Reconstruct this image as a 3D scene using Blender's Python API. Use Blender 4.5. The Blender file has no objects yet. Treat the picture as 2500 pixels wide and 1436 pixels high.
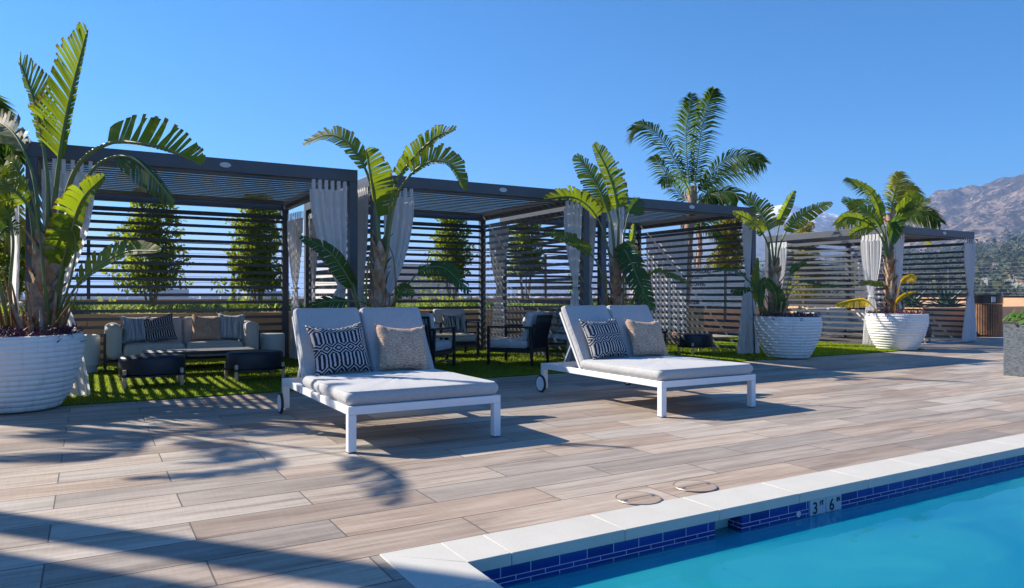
import bpy, bmesh, math, random
import numpy as np
from mathutils import Vector, Matrix, Euler
R = math.radians
rnd = random.Random(7)
scene = bpy.context.scene
col = scene.collection

# ------------------------------------------------------------------ camera, sky, sun, exposure
CAM_H = 1.10
YAW = R(30.15)
FPX = 1780.0                       # focal length in pixels of a 2500 px wide picture
cam_d = bpy.data.cameras.new("camera"); cam = bpy.data.objects.new("camera", cam_d); col.objects.link(cam)
cam.location = (0, 0, CAM_H); cam.rotation_euler = (R(90), 0, -YAW)
cam_d.sensor_width = 36; cam_d.lens = 36 * FPX / 2500; cam_d.clip_end = 60000; cam_d.clip_start = 0.05
scene.camera = cam
SUN_DIR = Vector((-0.65, 0.76, 0)).normalized()   # towards the sun, on the ground
SUN_EL = R(35)
world = bpy.data.worlds.new("World"); scene.world = world; world.use_nodes = True
wn = world.node_tree.nodes; wl = world.node_tree.links
bg = wn['Background']; sky = wn.new('ShaderNodeTexSky'); sky.sky_type = 'NISHITA'; sky.sun_disc = False
sky.sun_elevation = SUN_EL; sky.sun_rotation = math.atan2(SUN_DIR.x, SUN_DIR.y)
sky.altitude = 300; sky.air_density = 0.9; sky.dust_density = 0.4; sky.ozone_density = 3.4
hsv = wn.new('ShaderNodeHueSaturation'); hsv.inputs['Saturation'].default_value = 2.0
wl.new(sky.outputs[0], hsv.inputs['Color']); wl.new(hsv.outputs[0], bg.inputs['Color'])
bg.inputs['Strength'].default_value = 0.083
sd = bpy.data.lights.new("sun", 'SUN'); sd.energy = 4.8; sd.angle = R(0.5); sd.color = (1.0, 0.90, 0.76)
sun = bpy.data.objects.new("sun", sd); col.objects.link(sun)
sv = Vector((SUN_DIR.x * math.cos(SUN_EL), SUN_DIR.y * math.cos(SUN_EL), math.sin(SUN_EL)))
sun.rotation_euler = sv.to_track_quat('Z', 'Y').to_euler(); sun.location = (-5, 6, 12)
scene.view_settings.view_transform = 'Standard'; scene.view_settings.look = 'None'
scene.view_settings.exposure = 1.06; scene.view_settings.gamma = 1.0
scene.render.engine = 'CYCLES'
scene.cycles.transparent_max_bounces = 16; scene.cycles.max_bounces = 8; scene.cycles.volume_bounces = 1

FW = Vector((math.sin(YAW), math.cos(YAW), 0)); RT = Vector((math.cos(YAW), -math.sin(YAW), 0)); UP = Vector((0, 0, 1))
def at(px, py, d):                 # a traced point at its own distance d (metres in front of the lens)
    return FW * d + RT * ((px - 1250) / FPX * d) + UP * (CAM_H - (py - 718) / FPX * d)

# ------------------------------------------------------------------ materials
def new_mat(name):
    m = bpy.data.materials.new(name); m.use_nodes = True
    return m, m.node_tree.nodes, m.node_tree.links, m.node_tree.nodes['Principled BSDF']
def noise_bump(n, l, b, scale, strength, dist=0.01, coord='Object', detail=4):
    tc = n.new('ShaderNodeTexCoord'); t = n.new('ShaderNodeTexNoise'); t.inputs['Scale'].default_value = scale
    t.inputs['Detail'].default_value = detail
    l.new(tc.outputs[coord], t.inputs['Vector'])
    bp = n.new('ShaderNodeBump'); bp.inputs['Strength'].default_value = strength; bp.inputs['Distance'].default_value = dist
    l.new(t.outputs[0], bp.inputs['Height']); l.new(bp.outputs[0], b.inputs['Normal'])
    return t
def pm(name, c, rough=0.5, c2=None, nscale=8, bump=0.0, bscale=60, bdist=0.004, spec=0.5, metal=0.0, coat=0):
    m, n, l, b = new_mat(name)
    b.inputs['Base Color'].default_value = (*c, 1); b.inputs['Roughness'].default_value = rough
    b.inputs['Specular IOR Level'].default_value = spec; b.inputs['Metallic'].default_value = metal
    b.inputs['Coat Weight'].default_value = coat
    if c2:
        tc = n.new('ShaderNodeTexCoord'); t = n.new('ShaderNodeTexNoise'); t.inputs['Scale'].default_value = nscale; t.inputs['Detail'].default_value = 5
        l.new(tc.outputs['Object'], t.inputs['Vector'])
        r = n.new('ShaderNodeValToRGB'); r.color_ramp.elements[0].position = 0.35; r.color_ramp.elements[1].position = 0.65
        r.color_ramp.elements[0].color = (*c, 1); r.color_ramp.elements[1].color = (*c2, 1)
        l.new(t.outputs[0], r.inputs[0]); l.new(r.outputs[0], b.inputs['Base Color'])
    if bump: noise_bump(n, l, b, bscale, bump, bdist)
    return m
class NG:                          # terse node graph helper
    def __init__(s, m): s.n = m.node_tree.nodes; s.l = m.node_tree.links
    def math(s, op, a, b=None, c=None):
        nd = s.n.new('ShaderNodeMath'); nd.operation = op
        for i, v in enumerate((a, b, c)):
            if v is None: continue
            if isinstance(v, (int, float)): nd.inputs[i].default_value = v
            else: s.l.new(v, nd.inputs[i])
        return nd.outputs[0]
    def mix(s, f, a, b, mode='MIX'):
        nd = s.n.new('ShaderNodeMix'); nd.data_type = 'RGBA'; nd.blend_type = mode
        for k, v in ((0, f), (6, a), (7, b)):
            if isinstance(v, (int, float)): nd.inputs[k].default_value = v
            elif isinstance(v, tuple): nd.inputs[k].default_value = (*v, 1)
            else: s.l.new(v, nd.inputs[k])
        return nd.outputs[2]
    def ramp(s, f, stops):
        nd = s.n.new('ShaderNodeValToRGB'); e = nd.color_ramp.elements
        while len(e) < len(stops): e.new(0.5)
        for k, (p, c) in enumerate(stops): e[k].position = p; e[k].color = (*c, 1)
        s.l.new(f, nd.inputs[0]); return nd.outputs[0]
    def coord(s, out='Object'):
        return s.n.new('ShaderNodeTexCoord').outputs[out]
    def xyz(s, v):
        nd = s.n.new('ShaderNodeSeparateXYZ'); s.l.new(v, nd.inputs[0]); return nd.outputs
    def comb(s, x, y, z=0.0):
        nd = s.n.new('ShaderNodeCombineXYZ')
        for i, v in enumerate((x, y, z)):
            if isinstance(v, (int, float)): nd.inputs[i].default_value = v
            else: s.l.new(v, nd.inputs[i])
        return nd.outputs[0]
    def noise(s, v, scale, detail=4, rough=0.5, dist=0.0):
        nd = s.n.new('ShaderNodeTexNoise'); nd.inputs['Scale'].default_value = scale; nd.inputs['Detail'].default_value = detail
        nd.inputs['Roughness'].default_value = rough; nd.inputs['Distortion'].default_value = dist
        if v is not None: s.l.new(v, nd.inputs['Vector'])
        return nd.outputs[0]
    def white(s, v):
        nd = s.n.new('ShaderNodeTexWhiteNoise'); nd.noise_dimensions = '3D'; s.l.new(v, nd.inputs['Vector']); return nd.outputs[0]
    def bump(s, h, strength, dist):
        nd = s.n.new('ShaderNodeBump'); nd.inputs['Strength'].default_value = strength; nd.inputs['Distance'].default_value = dist
        s.l.new(h, nd.inputs['Height']); return nd.outputs[0]

M = {}
M['metal'] = pm('dark_metal', (0.072, 0.080, 0.095), 0.42, (0.085, 0.093, 0.11), 3, 0.05, 300, 0.001)
M['badge'] = pm('badge_metal', (0.55, 0.56, 0.58), 0.3)
M['white_metal'] = pm('white_powder_coat', (0.80, 0.81, 0.83), 0.35, (0.76, 0.77, 0.79), 5, 0.04, 500, 0.001)
M['plastic_white'] = pm('white_resin', (0.72, 0.74, 0.73), 0.5)
M['rubber'] = pm('rubber', (0.03, 0.03, 0.035), 0.7)
M['chair_black'] = pm('black_aluminium', (0.018, 0.022, 0.032), 0.35)
M['rope'] = pm('black_rope', (0.02, 0.024, 0.034), 0.8, None, 8, 0.5, 200, 0.003)
M['navy'] = pm('navy_leather', (0.012, 0.018, 0.035), 0.45, (0.018, 0.026, 0.046), 4, 0.25, 350, 0.0015)
M['oak'] = pm('pale_oak', (0.62, 0.44, 0.29), 0.55, (0.72, 0.54, 0.37), 30)
M['pot'] = pm('white_plaster_pot', (0.78, 0.78, 0.77), 0.6, (0.74, 0.74, 0.73), 6, 0.3, 40, 0.004)
_g = NG(M['pot']); _b = M['pot'].node_tree.nodes['Principled BSDF']; _v = _g.coord('Object'); _x, _y, _z = _g.xyz(_v)
_st = _g.noise(_g.comb(_g.math('MULTIPLY', _x, 14.0), _g.math('MULTIPLY', _y, 14.0), _g.math('MULTIPLY', _z, 1.6)), 1.0, 4, .6)
_lo = _g.math('MULTIPLY', _g.math('MAXIMUM', _g.math('SUBTRACT', .16, _z), 0.0), 4.0)
_f = _g.math('MINIMUM', _g.math('ADD', _g.math('MULTIPLY', _g.math('MAXIMUM', _g.math('SUBTRACT', _st, .52), 0.0), 1.6), _g.math('MULTIPLY', _lo, _st)), .6)
_g.l.new(_g.mix(_f, (0.78, 0.78, 0.765), (0.42, 0.38, 0.31)), _b.inputs['Base Color'])
M['soil'] = pm('soil', (0.05, 0.035, 0.025), 0.95, (0.09, 0.06, 0.04), 20, 0.8, 50, 0.02)
M['purple'] = pm('purple_leaves', (0.07, 0.012, 0.04), 0.5, (0.14, 0.03, 0.06), 30)
M['bark_red'] = pm('dry_sheath', (0.28, 0.12, 0.045), 0.8, (0.44, 0.31, 0.20), 9, 0.8, 30, 0.02)
M['bark'] = pm('bark', (0.26, 0.19, 0.13), 0.85, (0.48, 0.40, 0.32), 9, 0.8, 30, 0.02)
M['palm_trunk'] = pm('palm_trunk', (0.30, 0.17, 0.12), 0.7, (0.40, 0.26, 0.18), 5, 0.4, 20, 0.01)
M['tan'] = pm('tan_stucco', (0.62, 0.385, 0.22), 0.85, (0.68, 0.44, 0.265), 2.5, 0.6, 180, 0.004)
M['cable'] = pm('steel_cable', (0.25, 0.27, 0.30), 0.4)
M['ink'] = pm('black_print', (0.015, 0.015, 0.02), 0.6)
M['sign'] = pm('sign_panel', (0.88, 0.89, 0.90), 0.5)
M['rim'] = pm('brushed_rim', (0.30, 0.28, 0.26), 0.45, metal=.6)
M['pale_build'] = pm('pale_stucco', (0.60, 0.58, 0.55), 0.85, (0.55, 0.53, 0.5), 1)
M['roof_red'] = pm('red_roof', (0.35, 0.13, 0.08), 0.85)
M['black_gloss'] = pm('black_gloss', (0.01, 0.01, 0.015), 0.2)
M['rug'] = pm('rug', (0.30, 0.36, 0.42), 0.95, (0.55, 0.58, 0.6), 9)
M['agave'] = pm('agave', (0.06, 0.12, 0.10), 0.5, (0.10, 0.18, 0.14), 6)
M['petal'] = pm('petal', (0.75, 0.70, 0.72), 0.7)
M['city'] = pm('city_block', (0.32, 0.30, 0.28), 0.9, (0.45, 0.42, 0.4), 0.01)

def fabric(name, c, c2, bs=900, scale=60, translucent=0.0):
    m, n, l, b = new_mat(name); g = NG(m)
    v = g.coord('UV') if False else g.coord('Object')
    x, y, z = g.xyz(v)
    weave = g.noise(g.comb(g.math('MULTIPLY', x, 2.5), y, z), scale, 3)
    big = g.noise(v, 3, 3)
    c_ = g.ramp(g.math('ADD', g.math('MULTIPLY', weave, .7), g.math('MULTIPLY', big, .3)), [(0.35, c), (0.65, c2)])
    l.new(c_, b.inputs['Base Color']); b.inputs['Roughness'].default_value = 0.92
    b.inputs['Sheen Weight'].default_value = 0.25
    wr = g.noise(v, 9, 3, .5, .6)
    h = g.math('ADD', g.math('MULTIPLY', g.noise(v, bs, 1), .25), g.math('MULTIPLY', wr, 1.6))
    l.new(g.bump(h, 0.5, 0.01), b.inputs['Normal'])
    if translucent:
        tr = n.new('ShaderNodeBsdfTranslucent'); l.new(c_, tr.inputs[0])
        ms = n.new('ShaderNodeMixShader'); ms.inputs[0].default_value = translucent
        l.new(b.outputs[0], ms.inputs[1]); l.new(tr.outputs[0], ms.inputs[2]); l.new(ms.outputs[0], n['Material Output'].inputs[0])
    return m
M['cushion'] = fabric('light_grey_canvas', (0.40, 0.405, 0.41), (0.50, 0.505, 0.51))
M['sofa'] = fabric('taupe_fabric', (0.60, 0.575, 0.53), (0.70, 0.675, 0.625))
M['sofa_grey'] = fabric('grey_fabric', (0.52, 0.525, 0.53), (0.62, 0.625, 0.63))
M['curtain'] = fabric('white_curtain', (0.80, 0.80, 0.81), (0.88, 0.88, 0.89), translucent=0.5)

def pillow_pattern():
    m, n, l, b = new_mat('navy_lattice_pillow'); g = NG(m)
    u, v, _ = g.xyz(g.coord('UV'))
    wob = g.noise(g.coord('UV'), 14, 2)
    x = g.math('ADD', g.math('MULTIPLY', u, 4.5), g.math('MULTIPLY', wob, .10)); y = g.math('ADD', g.math('MULTIPLY', v, 2.15), g.math('MULTIPLY', wob, .05))
    fx = g.math('ABSOLUTE', g.math('SUBTRACT', g.math('FRACT', x), 0.5))
    fy = g.math('ABSOLUTE', g.math('SUBTRACT', g.math('FRACT', y), 0.5))
    tap = g.math('MULTIPLY', g.math('MAXIMUM', g.math('SUBTRACT', fy, 0.26), 0.0), 2.6)
    s = g.math('ADD', fx, tap)
    ln = g.math('FRACT', g.math('ADD', g.math('MULTIPLY', s, 3.0), 0.15))
    fine = g.noise(g.coord('UV'), 130, 2)
    th = g.math('ADD', 0.16, g.math('MULTIPLY', fine, .45))
    f = g.math('LESS_THAN', ln, th)
    c = g.mix(f, (0.010, 0.013, 0.035), (0.50, 0.50, 0.50))
    l.new(c, b.inputs['Base Color']); b.inputs['Roughness'].default_value = 0.95
    l.new(g.bump(g.math('ADD', f, fine), 0.5, 0.003), b.inputs['Normal'])
    return m
def pillow_weave(name, ca, cb, su, sv, cc=None):
    m, n, l, b = new_mat(name); g = NG(m)
    u, v, _ = g.xyz(g.coord('UV'))
    t = g.noise(g.comb(g.math('MULTIPLY', u, su), g.math('MULTIPLY', v, sv)), 1.0, 3, .6)
    t2 = g.noise(g.coord('UV'), 4, 2)
    c = g.ramp(g.math('ADD', g.math('MULTIPLY', t, .85), g.math('MULTIPLY', t2, .15)), [(0.38, ca), (0.62, cb)])
    l.new(c, b.inputs['Base Color']); b.inputs['Roughness'].default_value = 0.95
    l.new(g.bump(t, 0.6, 0.004), b.inputs['Normal'])
    return m
def pillow_stripe(name, ca, cb, k):
    m, n, l, b = new_mat(name); g = NG(m)
    u, v, _ = g.xyz(g.coord('UV'))
    t = g.noise(g.comb(g.math('MULTIPLY', u, k), g.math('MULTIPLY', v, .8)), 1.0, 2, .7)
    br = g.noise(g.comb(g.math('MULTIPLY', u, 140), g.math('MULTIPLY', v, 60)), 1.0, 1)
    c = g.ramp(g.math('ADD', t, g.math('MULTIPLY', g.math('SUBTRACT', br, .5), .25)), [(0.44, ca), (0.54, cb)])
    l.new(c, b.inputs['Base Color']); b.inputs['Roughness'].default_value = 0.95
    return m
M['p_navy'] = pillow_pattern()
M['p_beige'] = pillow_weave('beige_woven', (0.26, 0.16, 0.11), (0.80, 0.58, 0.42), 16, 74)
M['p_grey'] = pillow_stripe('blue_grey_stripe', (0.24, 0.29, 0.34), (0.56, 0.62, 0.67), 26)
M['p_black'] = pillow_stripe('black_white_stripe', (0.04, 0.04, 0.05), (0.5, 0.5, 0.5), 26)

def leaf_mat(name, c_main, c_yel, trans, amt=0.45, yel_lo=0.5):
    m, n, l, b = new_mat(name); g = NG(m)
    v = g.coord('Object')
    t = g.noise(v, 3.5, 3)
    c = g.ramp(t, [(yel_lo - .12, c_main), (yel_lo + .22, c_yel)])
    u, w, _ = g.xyz(g.coord('UV'))
    edge = g.noise(v, 22, 3)
    brown = g.math('MULTIPLY', g.math('GREATER_THAN', g.math('ADD', u, g.math('MULTIPLY', edge, .6)), 1.22), .8)
    c = g.mix(brown, c, (0.16, 0.075, 0.015))
    l.new(c, b.inputs['Base Color']); b.inputs['Roughness'].default_value = 0.48; b.inputs['Specular IOR Level'].default_value = 0.3
    rib = n.new('ShaderNodeTexWave'); rib.inputs['Scale'].default_value = 26; rib.bands_direction = 'Y'
    l.new(g.coord('UV'), rib.inputs['Vector']); l.new(g.bump(rib.outputs[1], .3, .003), b.inputs['Normal'])
    tr = n.new('ShaderNodeBsdfTranslucent'); tc_ = g.mix(brown, g.mix(t, trans, tuple(min(1, x * 1.5) for x in trans)), (0.25, 0.11, 0.02)); l.new(tc_, tr.inputs[0])
    ms = n.new('ShaderNodeMixShader'); ms.inputs[0].default_value = amt
    l.new(b.outputs[0], ms.inputs[1]); l.new(tr.outputs[0], ms.inputs[2]); l.new(ms.outputs[0], n['Material Output'].inputs[0])
    return m
M['leaf'] = leaf_mat('banana_leaf', (0.038, 0.075, 0.014), (0.13, 0.15, 0.014), (0.30, 0.40, 0.010), .42, .45)
M['leaf_dark'] = leaf_mat('dark_leaf', (0.022, 0.065, 0.022), (0.05, 0.12, 0.025), (0.11, 0.22, 0.02), 0.35)
M['leaf_yellow'] = leaf_mat('yellow_leaf', (0.42, 0.30, 0.02), (0.55, 0.33, 0.02), (0.75, 0.50, 0.02), 0.45)
M['leaf_dry'] = leaf_mat('dry_leaf', (0.20, 0.21, 0.13), (0.26, 0.20, 0.10), (0.3, 0.3, 0.12), 0.3)
M['petiole'] = pm('petiole', (0.10, 0.16, 0.04), 0.45, (0.17, 0.20, 0.07), 4)
M['petiole_red'] = pm('petiole_red', (0.34, 0.13, 0.045), 0.55, (0.20, 0.20, 0.05), 7)
M['frond'] = leaf_mat('palm_frond', (0.02, 0.05, 0.010), (0.05, 0.09, 0.015), (0.14, 0.23, 0.02), 0.4)
for _n in ('palm_frond',): bpy.data.materials[_n].node_tree.nodes['Principled BSDF'].inputs['Roughness'].default_value = 0.6; bpy.data.materials[_n].node_tree.nodes['Principled BSDF'].inputs['Specular IOR Level'].default_value = 0.12
M['frond_gold'] = leaf_mat('gold_frond', (0.14, 0.16, 0.03), (0.25, 0.24, 0.04), (0.45, 0.45, 0.06), 0.45)
M['ficus'] = leaf_mat('ficus_leaf', (0.05, 0.10, 0.018), (0.16, 0.19, 0.025), (0.36, 0.44, 0.03), 0.42)
M['ficus_gold'] = leaf_mat('gold_ficus_leaf', (0.06, 0.085, 0.015), (0.20, 0.17, 0.03), (0.45, 0.40, 0.04), 0.4)
M['grass_strap'] = leaf_mat('strap_leaf', (0.07, 0.13, 0.03), (0.16, 0.24, 0.03), (0.35, 0.5, 0.05), 0.45)
M['grass_pale'] = leaf_mat('pale_strap_leaf', (0.10, 0.15, 0.06), (0.32, 0.36, 0.20), (0.35, 0.42, 0.15), 0.4)
M['lime'] = leaf_mat('lime_leaf', (0.22, 0.32, 0.03), (0.34, 0.42, 0.05), (0.6, 0.75, 0.08), 0.45)
M['geranium'] = leaf_mat('geranium_leaf', (0.04, 0.12, 0.02), (0.10, 0.20, 0.03), (0.2, 0.4, 0.04), 0.3)

def deck_mat():
    m, n, l, b = new_mat('wood_look_tile'); g = NG(m)
    v = g.coord('Object'); x, y, z = g.xyz(v)
    W, L = 0.293, 1.17
    ry = g.math('DIVIDE', g.math('SUBTRACT', y, 2.94 - W * 40), W); row = g.math('FLOOR', ry); fy = g.math('FRACT', ry)
    odd = g.math('MODULO', row, 2.0)
    rx = g.math('DIVIDE', g.math('ADD', g.math('SUBTRACT', x, 0.42 - L * 40), g.math('MULTIPLY', odd, 0.575)), L)
    cx = g.math('FLOOR', rx); fx = g.math('FRACT', rx)
    def edge(f, w):                # 1 inside the joint
        return g.math('LESS_THAN', g.math('MINIMUM', f, g.math('SUBTRACT', 1.0, f)), w)
    gx = edge(fx, 0.0034 / L); gy = edge(fy, 0.0032 / W)
    joint = g.math('MAXIMUM', gx, gy)
    rv = g.white(g.comb(cx, row, 1.0)); rv2 = g.white(g.comb(cx, row, 5.0)); rv3 = g.white(g.comb(cx, row, 9.0))
    off = g.math('MULTIPLY', rv, 37.0)
    gv = g.comb(g.math('ADD', g.math('MULTIPLY', x, 1.6), off), g.math('ADD', g.math('MULTIPLY', y, 26.0), g.math('MULTIPLY', rv2, 90.0)), 0.0)
    grain = g.noise(gv, 1.0, 5, .62, .8)
    gv2 = g.comb(g.math('ADD', g.math('MULTIPLY', x, .9), off), g.math('ADD', g.math('MULTIPLY', y, 6.0), off), 0.0)
    soft = g.noise(gv2, 1.0, 3, .55, .5)
    saw = g.noise(g.comb(g.math('MULTIPLY', x, 70.0), g.math('MULTIPLY', y, 5.0), off), 1.0, 2)
    t = g.math('ADD', g.math('ADD', g.math('MULTIPLY', grain, .5), g.math('MULTIPLY', soft, .42)), g.math('MULTIPLY', saw, .08))
    warm = g.ramp(t, [(0.28, (0.17, 0.125, 0.095)), (0.44, (0.34, 0.262, 0.205)), (0.56, (0.46, 0.375, 0.305)), (0.74, (0.58, 0.50, 0.42))])
    cool = g.ramp(t, [(0.28, (0.18, 0.155, 0.14)), (0.44, (0.34, 0.31, 0.275)), (0.56, (0.46, 0.425, 0.38)), (0.74, (0.58, 0.54, 0.485))])
    c = g.mix(rv, warm, cool)
    c = g.mix(1.0, c, g.ramp(rv3, [(0.0, (0.68, 0.64, 0.62)), (1.0, (1.08, 1.06, 1.03))]), 'MULTIPLY')
    dirt = g.noise(v, .7, 5); c = g.mix(1.0, c, g.ramp(dirt, [(0.3, (0.93, 0.93, 0.94)), (0.7, (1.0, 1.0, 1.0))]), 'MULTIPLY')
    c = g.mix(joint, c, g.mix(gx, (0.035, 0.028, 0.025), (0.10, 0.085, 0.075)))
    l.new(c, b.inputs['Base Color'])
    l.new(g.math('ADD', 0.5, g.math('MULTIPLY', grain, .3)), b.inputs['Roughness']); b.inputs['Specular IOR Level'].default_value = 0.35
    h = g.math('SUBTRACT', g.math('MULTIPLY', grain, .25), joint)
    l.new(g.bump(h, .5, .003), b.inputs['Normal'])
    return m
M['deck'] = deck_mat()
def coping_mat():
    m, n, l, b = new_mat('pale_concrete'); g = NG(m); v = g.coord('Object')
    f = g.noise(v, 160, 3); s = g.math('ADD', g.math('MULTIPLY', g.noise(v, 5, 5), .5), g.math('MULTIPLY', g.noise(v, 1.1, 3), .5))
    pits = g.math('GREATER_THAN', g.noise(v, 320, 1), .68)
    c = g.ramp(g.math('ADD', g.math('MULTIPLY', f, .4), g.math('MULTIPLY', s, .6)), [(0.3, (0.46, 0.445, 0.405)), (0.7, (0.58, 0.565, 0.52))])
    c = g.mix(g.math('MULTIPLY', pits, .35), c, (0.2, 0.22, 0.22))
    l.new(c, b.inputs['Base Color']); b.inputs['Roughness'].default_value = 0.8
    l.new(g.bump(g.math('ADD', f, pits), .25, .002), b.inputs['Normal']); return m
M['coping'] = coping_mat()
def tile_mat():
    m, n, l, b = new_mat('blue_glazed_tile'); g = NG(m)
    u, v, _ = g.xyz(g.coord('UV'))
    # v: metres below the coping; u: metres along
    rown = g.math('ADD', g.math('GREATER_THAN', v, 0.048), g.math('GREATER_THAN', v, 0.070))
    us = g.math('ADD', u, g.math('MULTIPLY', g.math('MODULO', rown, 2.0), 0.075))
    k = g.math('DIVIDE', us, 0.150); fu = g.math('FRACT', k); cu = g.math('FLOOR', k)
    gu = g.math('LESS_THAN', fu, 0.024)
    gv = g.math('MAXIMUM', g.math('LESS_THAN', g.math('ABSOLUTE', g.math('SUBTRACT', v, 0.048)), .0016), g.math('LESS_THAN', g.math('ABSOLUTE', g.math('SUBTRACT', v, 0.070)), .0016))
    j = g.math('MAXIMUM', gu, gv)
    rv = g.white(g.comb(cu, rown, 3.0))
    c = g.mix(rv, (0.005, 0.020, 0.17), (0.012, 0.042, 0.27))
    c = g.mix(j, c, (0.45, 0.50, 0.55))
    l.new(c, b.inputs['Base Color']); b.inputs['Roughness'].default_value = 0.12
    l.new(g.bump(g.math('ADD', g.math('MULTIPLY', g.noise(g.coord('UV'), 30, 2), .4), g.math('SUBTRACT', 1.0, j)), .3, .002), b.inputs['Normal'])
    return m
M['tile'] = tile_mat()
M['plaster'] = pm('pool_plaster', (0.68, 0.88, 0.90), 0.7, (0.76, 0.92, 0.94), 1.2)
def water_mat():
    m, n, l, b = new_mat('pool_water'); g = NG(m); n.remove(b)
    v = g.coord('Object')
    h = g.math('ADD', g.noise(v, 1.6, 2, .5, .4), g.math('MULTIPLY', g.noise(v, 7, 2), .12))
    nb = g.bump(h, .2, .05)
    gl = n.new('ShaderNodeBsdfGlossy'); gl.inputs['Roughness'].default_value = 0.01; l.new(nb, gl.inputs['Normal'])
    rf = n.new('ShaderNodeBsdfTransparent'); rf.inputs[0].default_value = (0.42, 0.90, 0.98, 1)
    fr = n.new('ShaderNodeFresnel'); fr.inputs[0].default_value = 1.33; l.new(nb, fr.inputs['Normal'])
    ms = n.new('ShaderNodeMixShader'); df = n.new('ShaderNodeBsdfDiffuse'); l.new(g.ramp(g.noise(g.comb(g.math('MULTIPLY', g.xyz(v)[0], .6), g.math('MULTIPLY', g.xyz(v)[1], 1.4)), 1.0, 4, .6, 1.0), [(.35, (0.0, 0.34, 0.55)), (.65, (0.03, 0.52, 0.62))]), df.inputs[0]); mb = n.new('ShaderNodeMixShader'); mb.inputs[0].default_value = 0.42; l.new(rf.outputs[0], mb.inputs[1]); l.new(df.outputs[0], mb.inputs[2]); l.new(fr.outputs[0], ms.inputs[0]); l.new(mb.outputs[0], ms.inputs[1]); l.new(gl.outputs[0], ms.inputs[2])
    l.new(ms.outputs[0], n['Material Output'].inputs[0]); return m
M['water'] = water_mat()
M['turf'] = pm('turf_base', (0.06, 0.10, 0.008), 0.9, (0.10, 0.15, 0.012), 40, 0.8, 200, 0.01)
M['blade'] = leaf_mat('turf_blade', (0.10, 0.17, 0.010), (0.18, 0.25, 0.014), (0.42, 0.58, 0.02), 0.5)
def stone_mat():
    m, n, l, b = new_mat('split_stone'); g = NG(m); v = g.coord('Object'); x, y, z = g.xyz(v)
    vo = n.new('ShaderNodeTexVoronoi'); vo.inputs['Scale'].default_value = 1.0
    l.new(g.comb(g.math('MULTIPLY', x, 28), g.math('MULTIPLY', y, 28), g.math('MULTIPLY', z, 70)), vo.inputs['Vector'])
    c = g.ramp(vo.outputs[0], [(0.0, (0.16, 0.185, 0.21)), (0.8, (0.06, 0.075, 0.09))])
    l.new(c, b.inputs['Base Color']); b.inputs['Roughness'].default_value = 0.85
    l.new(g.bump(vo.outputs[0], -.8, .01), b.inputs['Normal']); return m
M['stone'] = stone_mat()
def mountain_mat(name, lo, hi, rock, snow=None, sc=1.0, sz=(0, 0)):
    m, n, l, b = new_mat(name); g = NG(m); v = g.coord('Object'); x, y, z = g.xyz(v)
    a = g.noise(v, .0035 * sc, 8, .7, 1.5); k = g.noise(v, .028 * sc, 6, .75, 1.2)
    c = g.ramp(g.math('ADD', g.math('MULTIPLY', a, .4), g.math('MULTIPLY', k, .6)), [(0.40, lo), (0.50, hi), (0.58, rock)])
    if snow:
        f = g.math('GREATER_THAN', g.math('ADD', z, g.math('MULTIPLY', g.math('SUBTRACT', k, .5), 950.0)), sz[0])
        c = g.mix(f, c, snow)
    l.new(c, b.inputs['Base Color']); b.inputs['Roughness'].default_value = 0.95; b.inputs['Specular IOR Level'].default_value = 0.1
    return m
M['mountain'] = mountain_mat('chaparral', (0.008, 0.011, 0.010), (0.045, 0.040, 0.032), (0.27, 0.20, 0.15))
M['snow_mt'] = mountain_mat('snow_range', (0.04, 0.05, 0.05), (0.10, 0.10, 0.09), (0.2, 0.19, 0.17), (0.85, 0.87, 0.9), .8, (660, 0))
M['hill'] = mountain_mat('wooded_hill', (0.03, 0.045, 0.02), (0.07, 0.075, 0.035), (0.17, 0.15, 0.09), None, 4)
M['plain'] = mountain_mat('far_plain', (0.10, 0.11, 0.09), (0.17, 0.16, 0.14), (0.26, 0.24, 0.22), None, .4)
M['far_tree'] = pm('far_tree', (0.02, 0.04, 0.015), 0.9, (0.055, 0.08, 0.025), .15)
M['far_tree2'] = pm('far_tree_olive', (0.05, 0.06, 0.02), 0.9, (0.09, 0.10, 0.035), .15)

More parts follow.
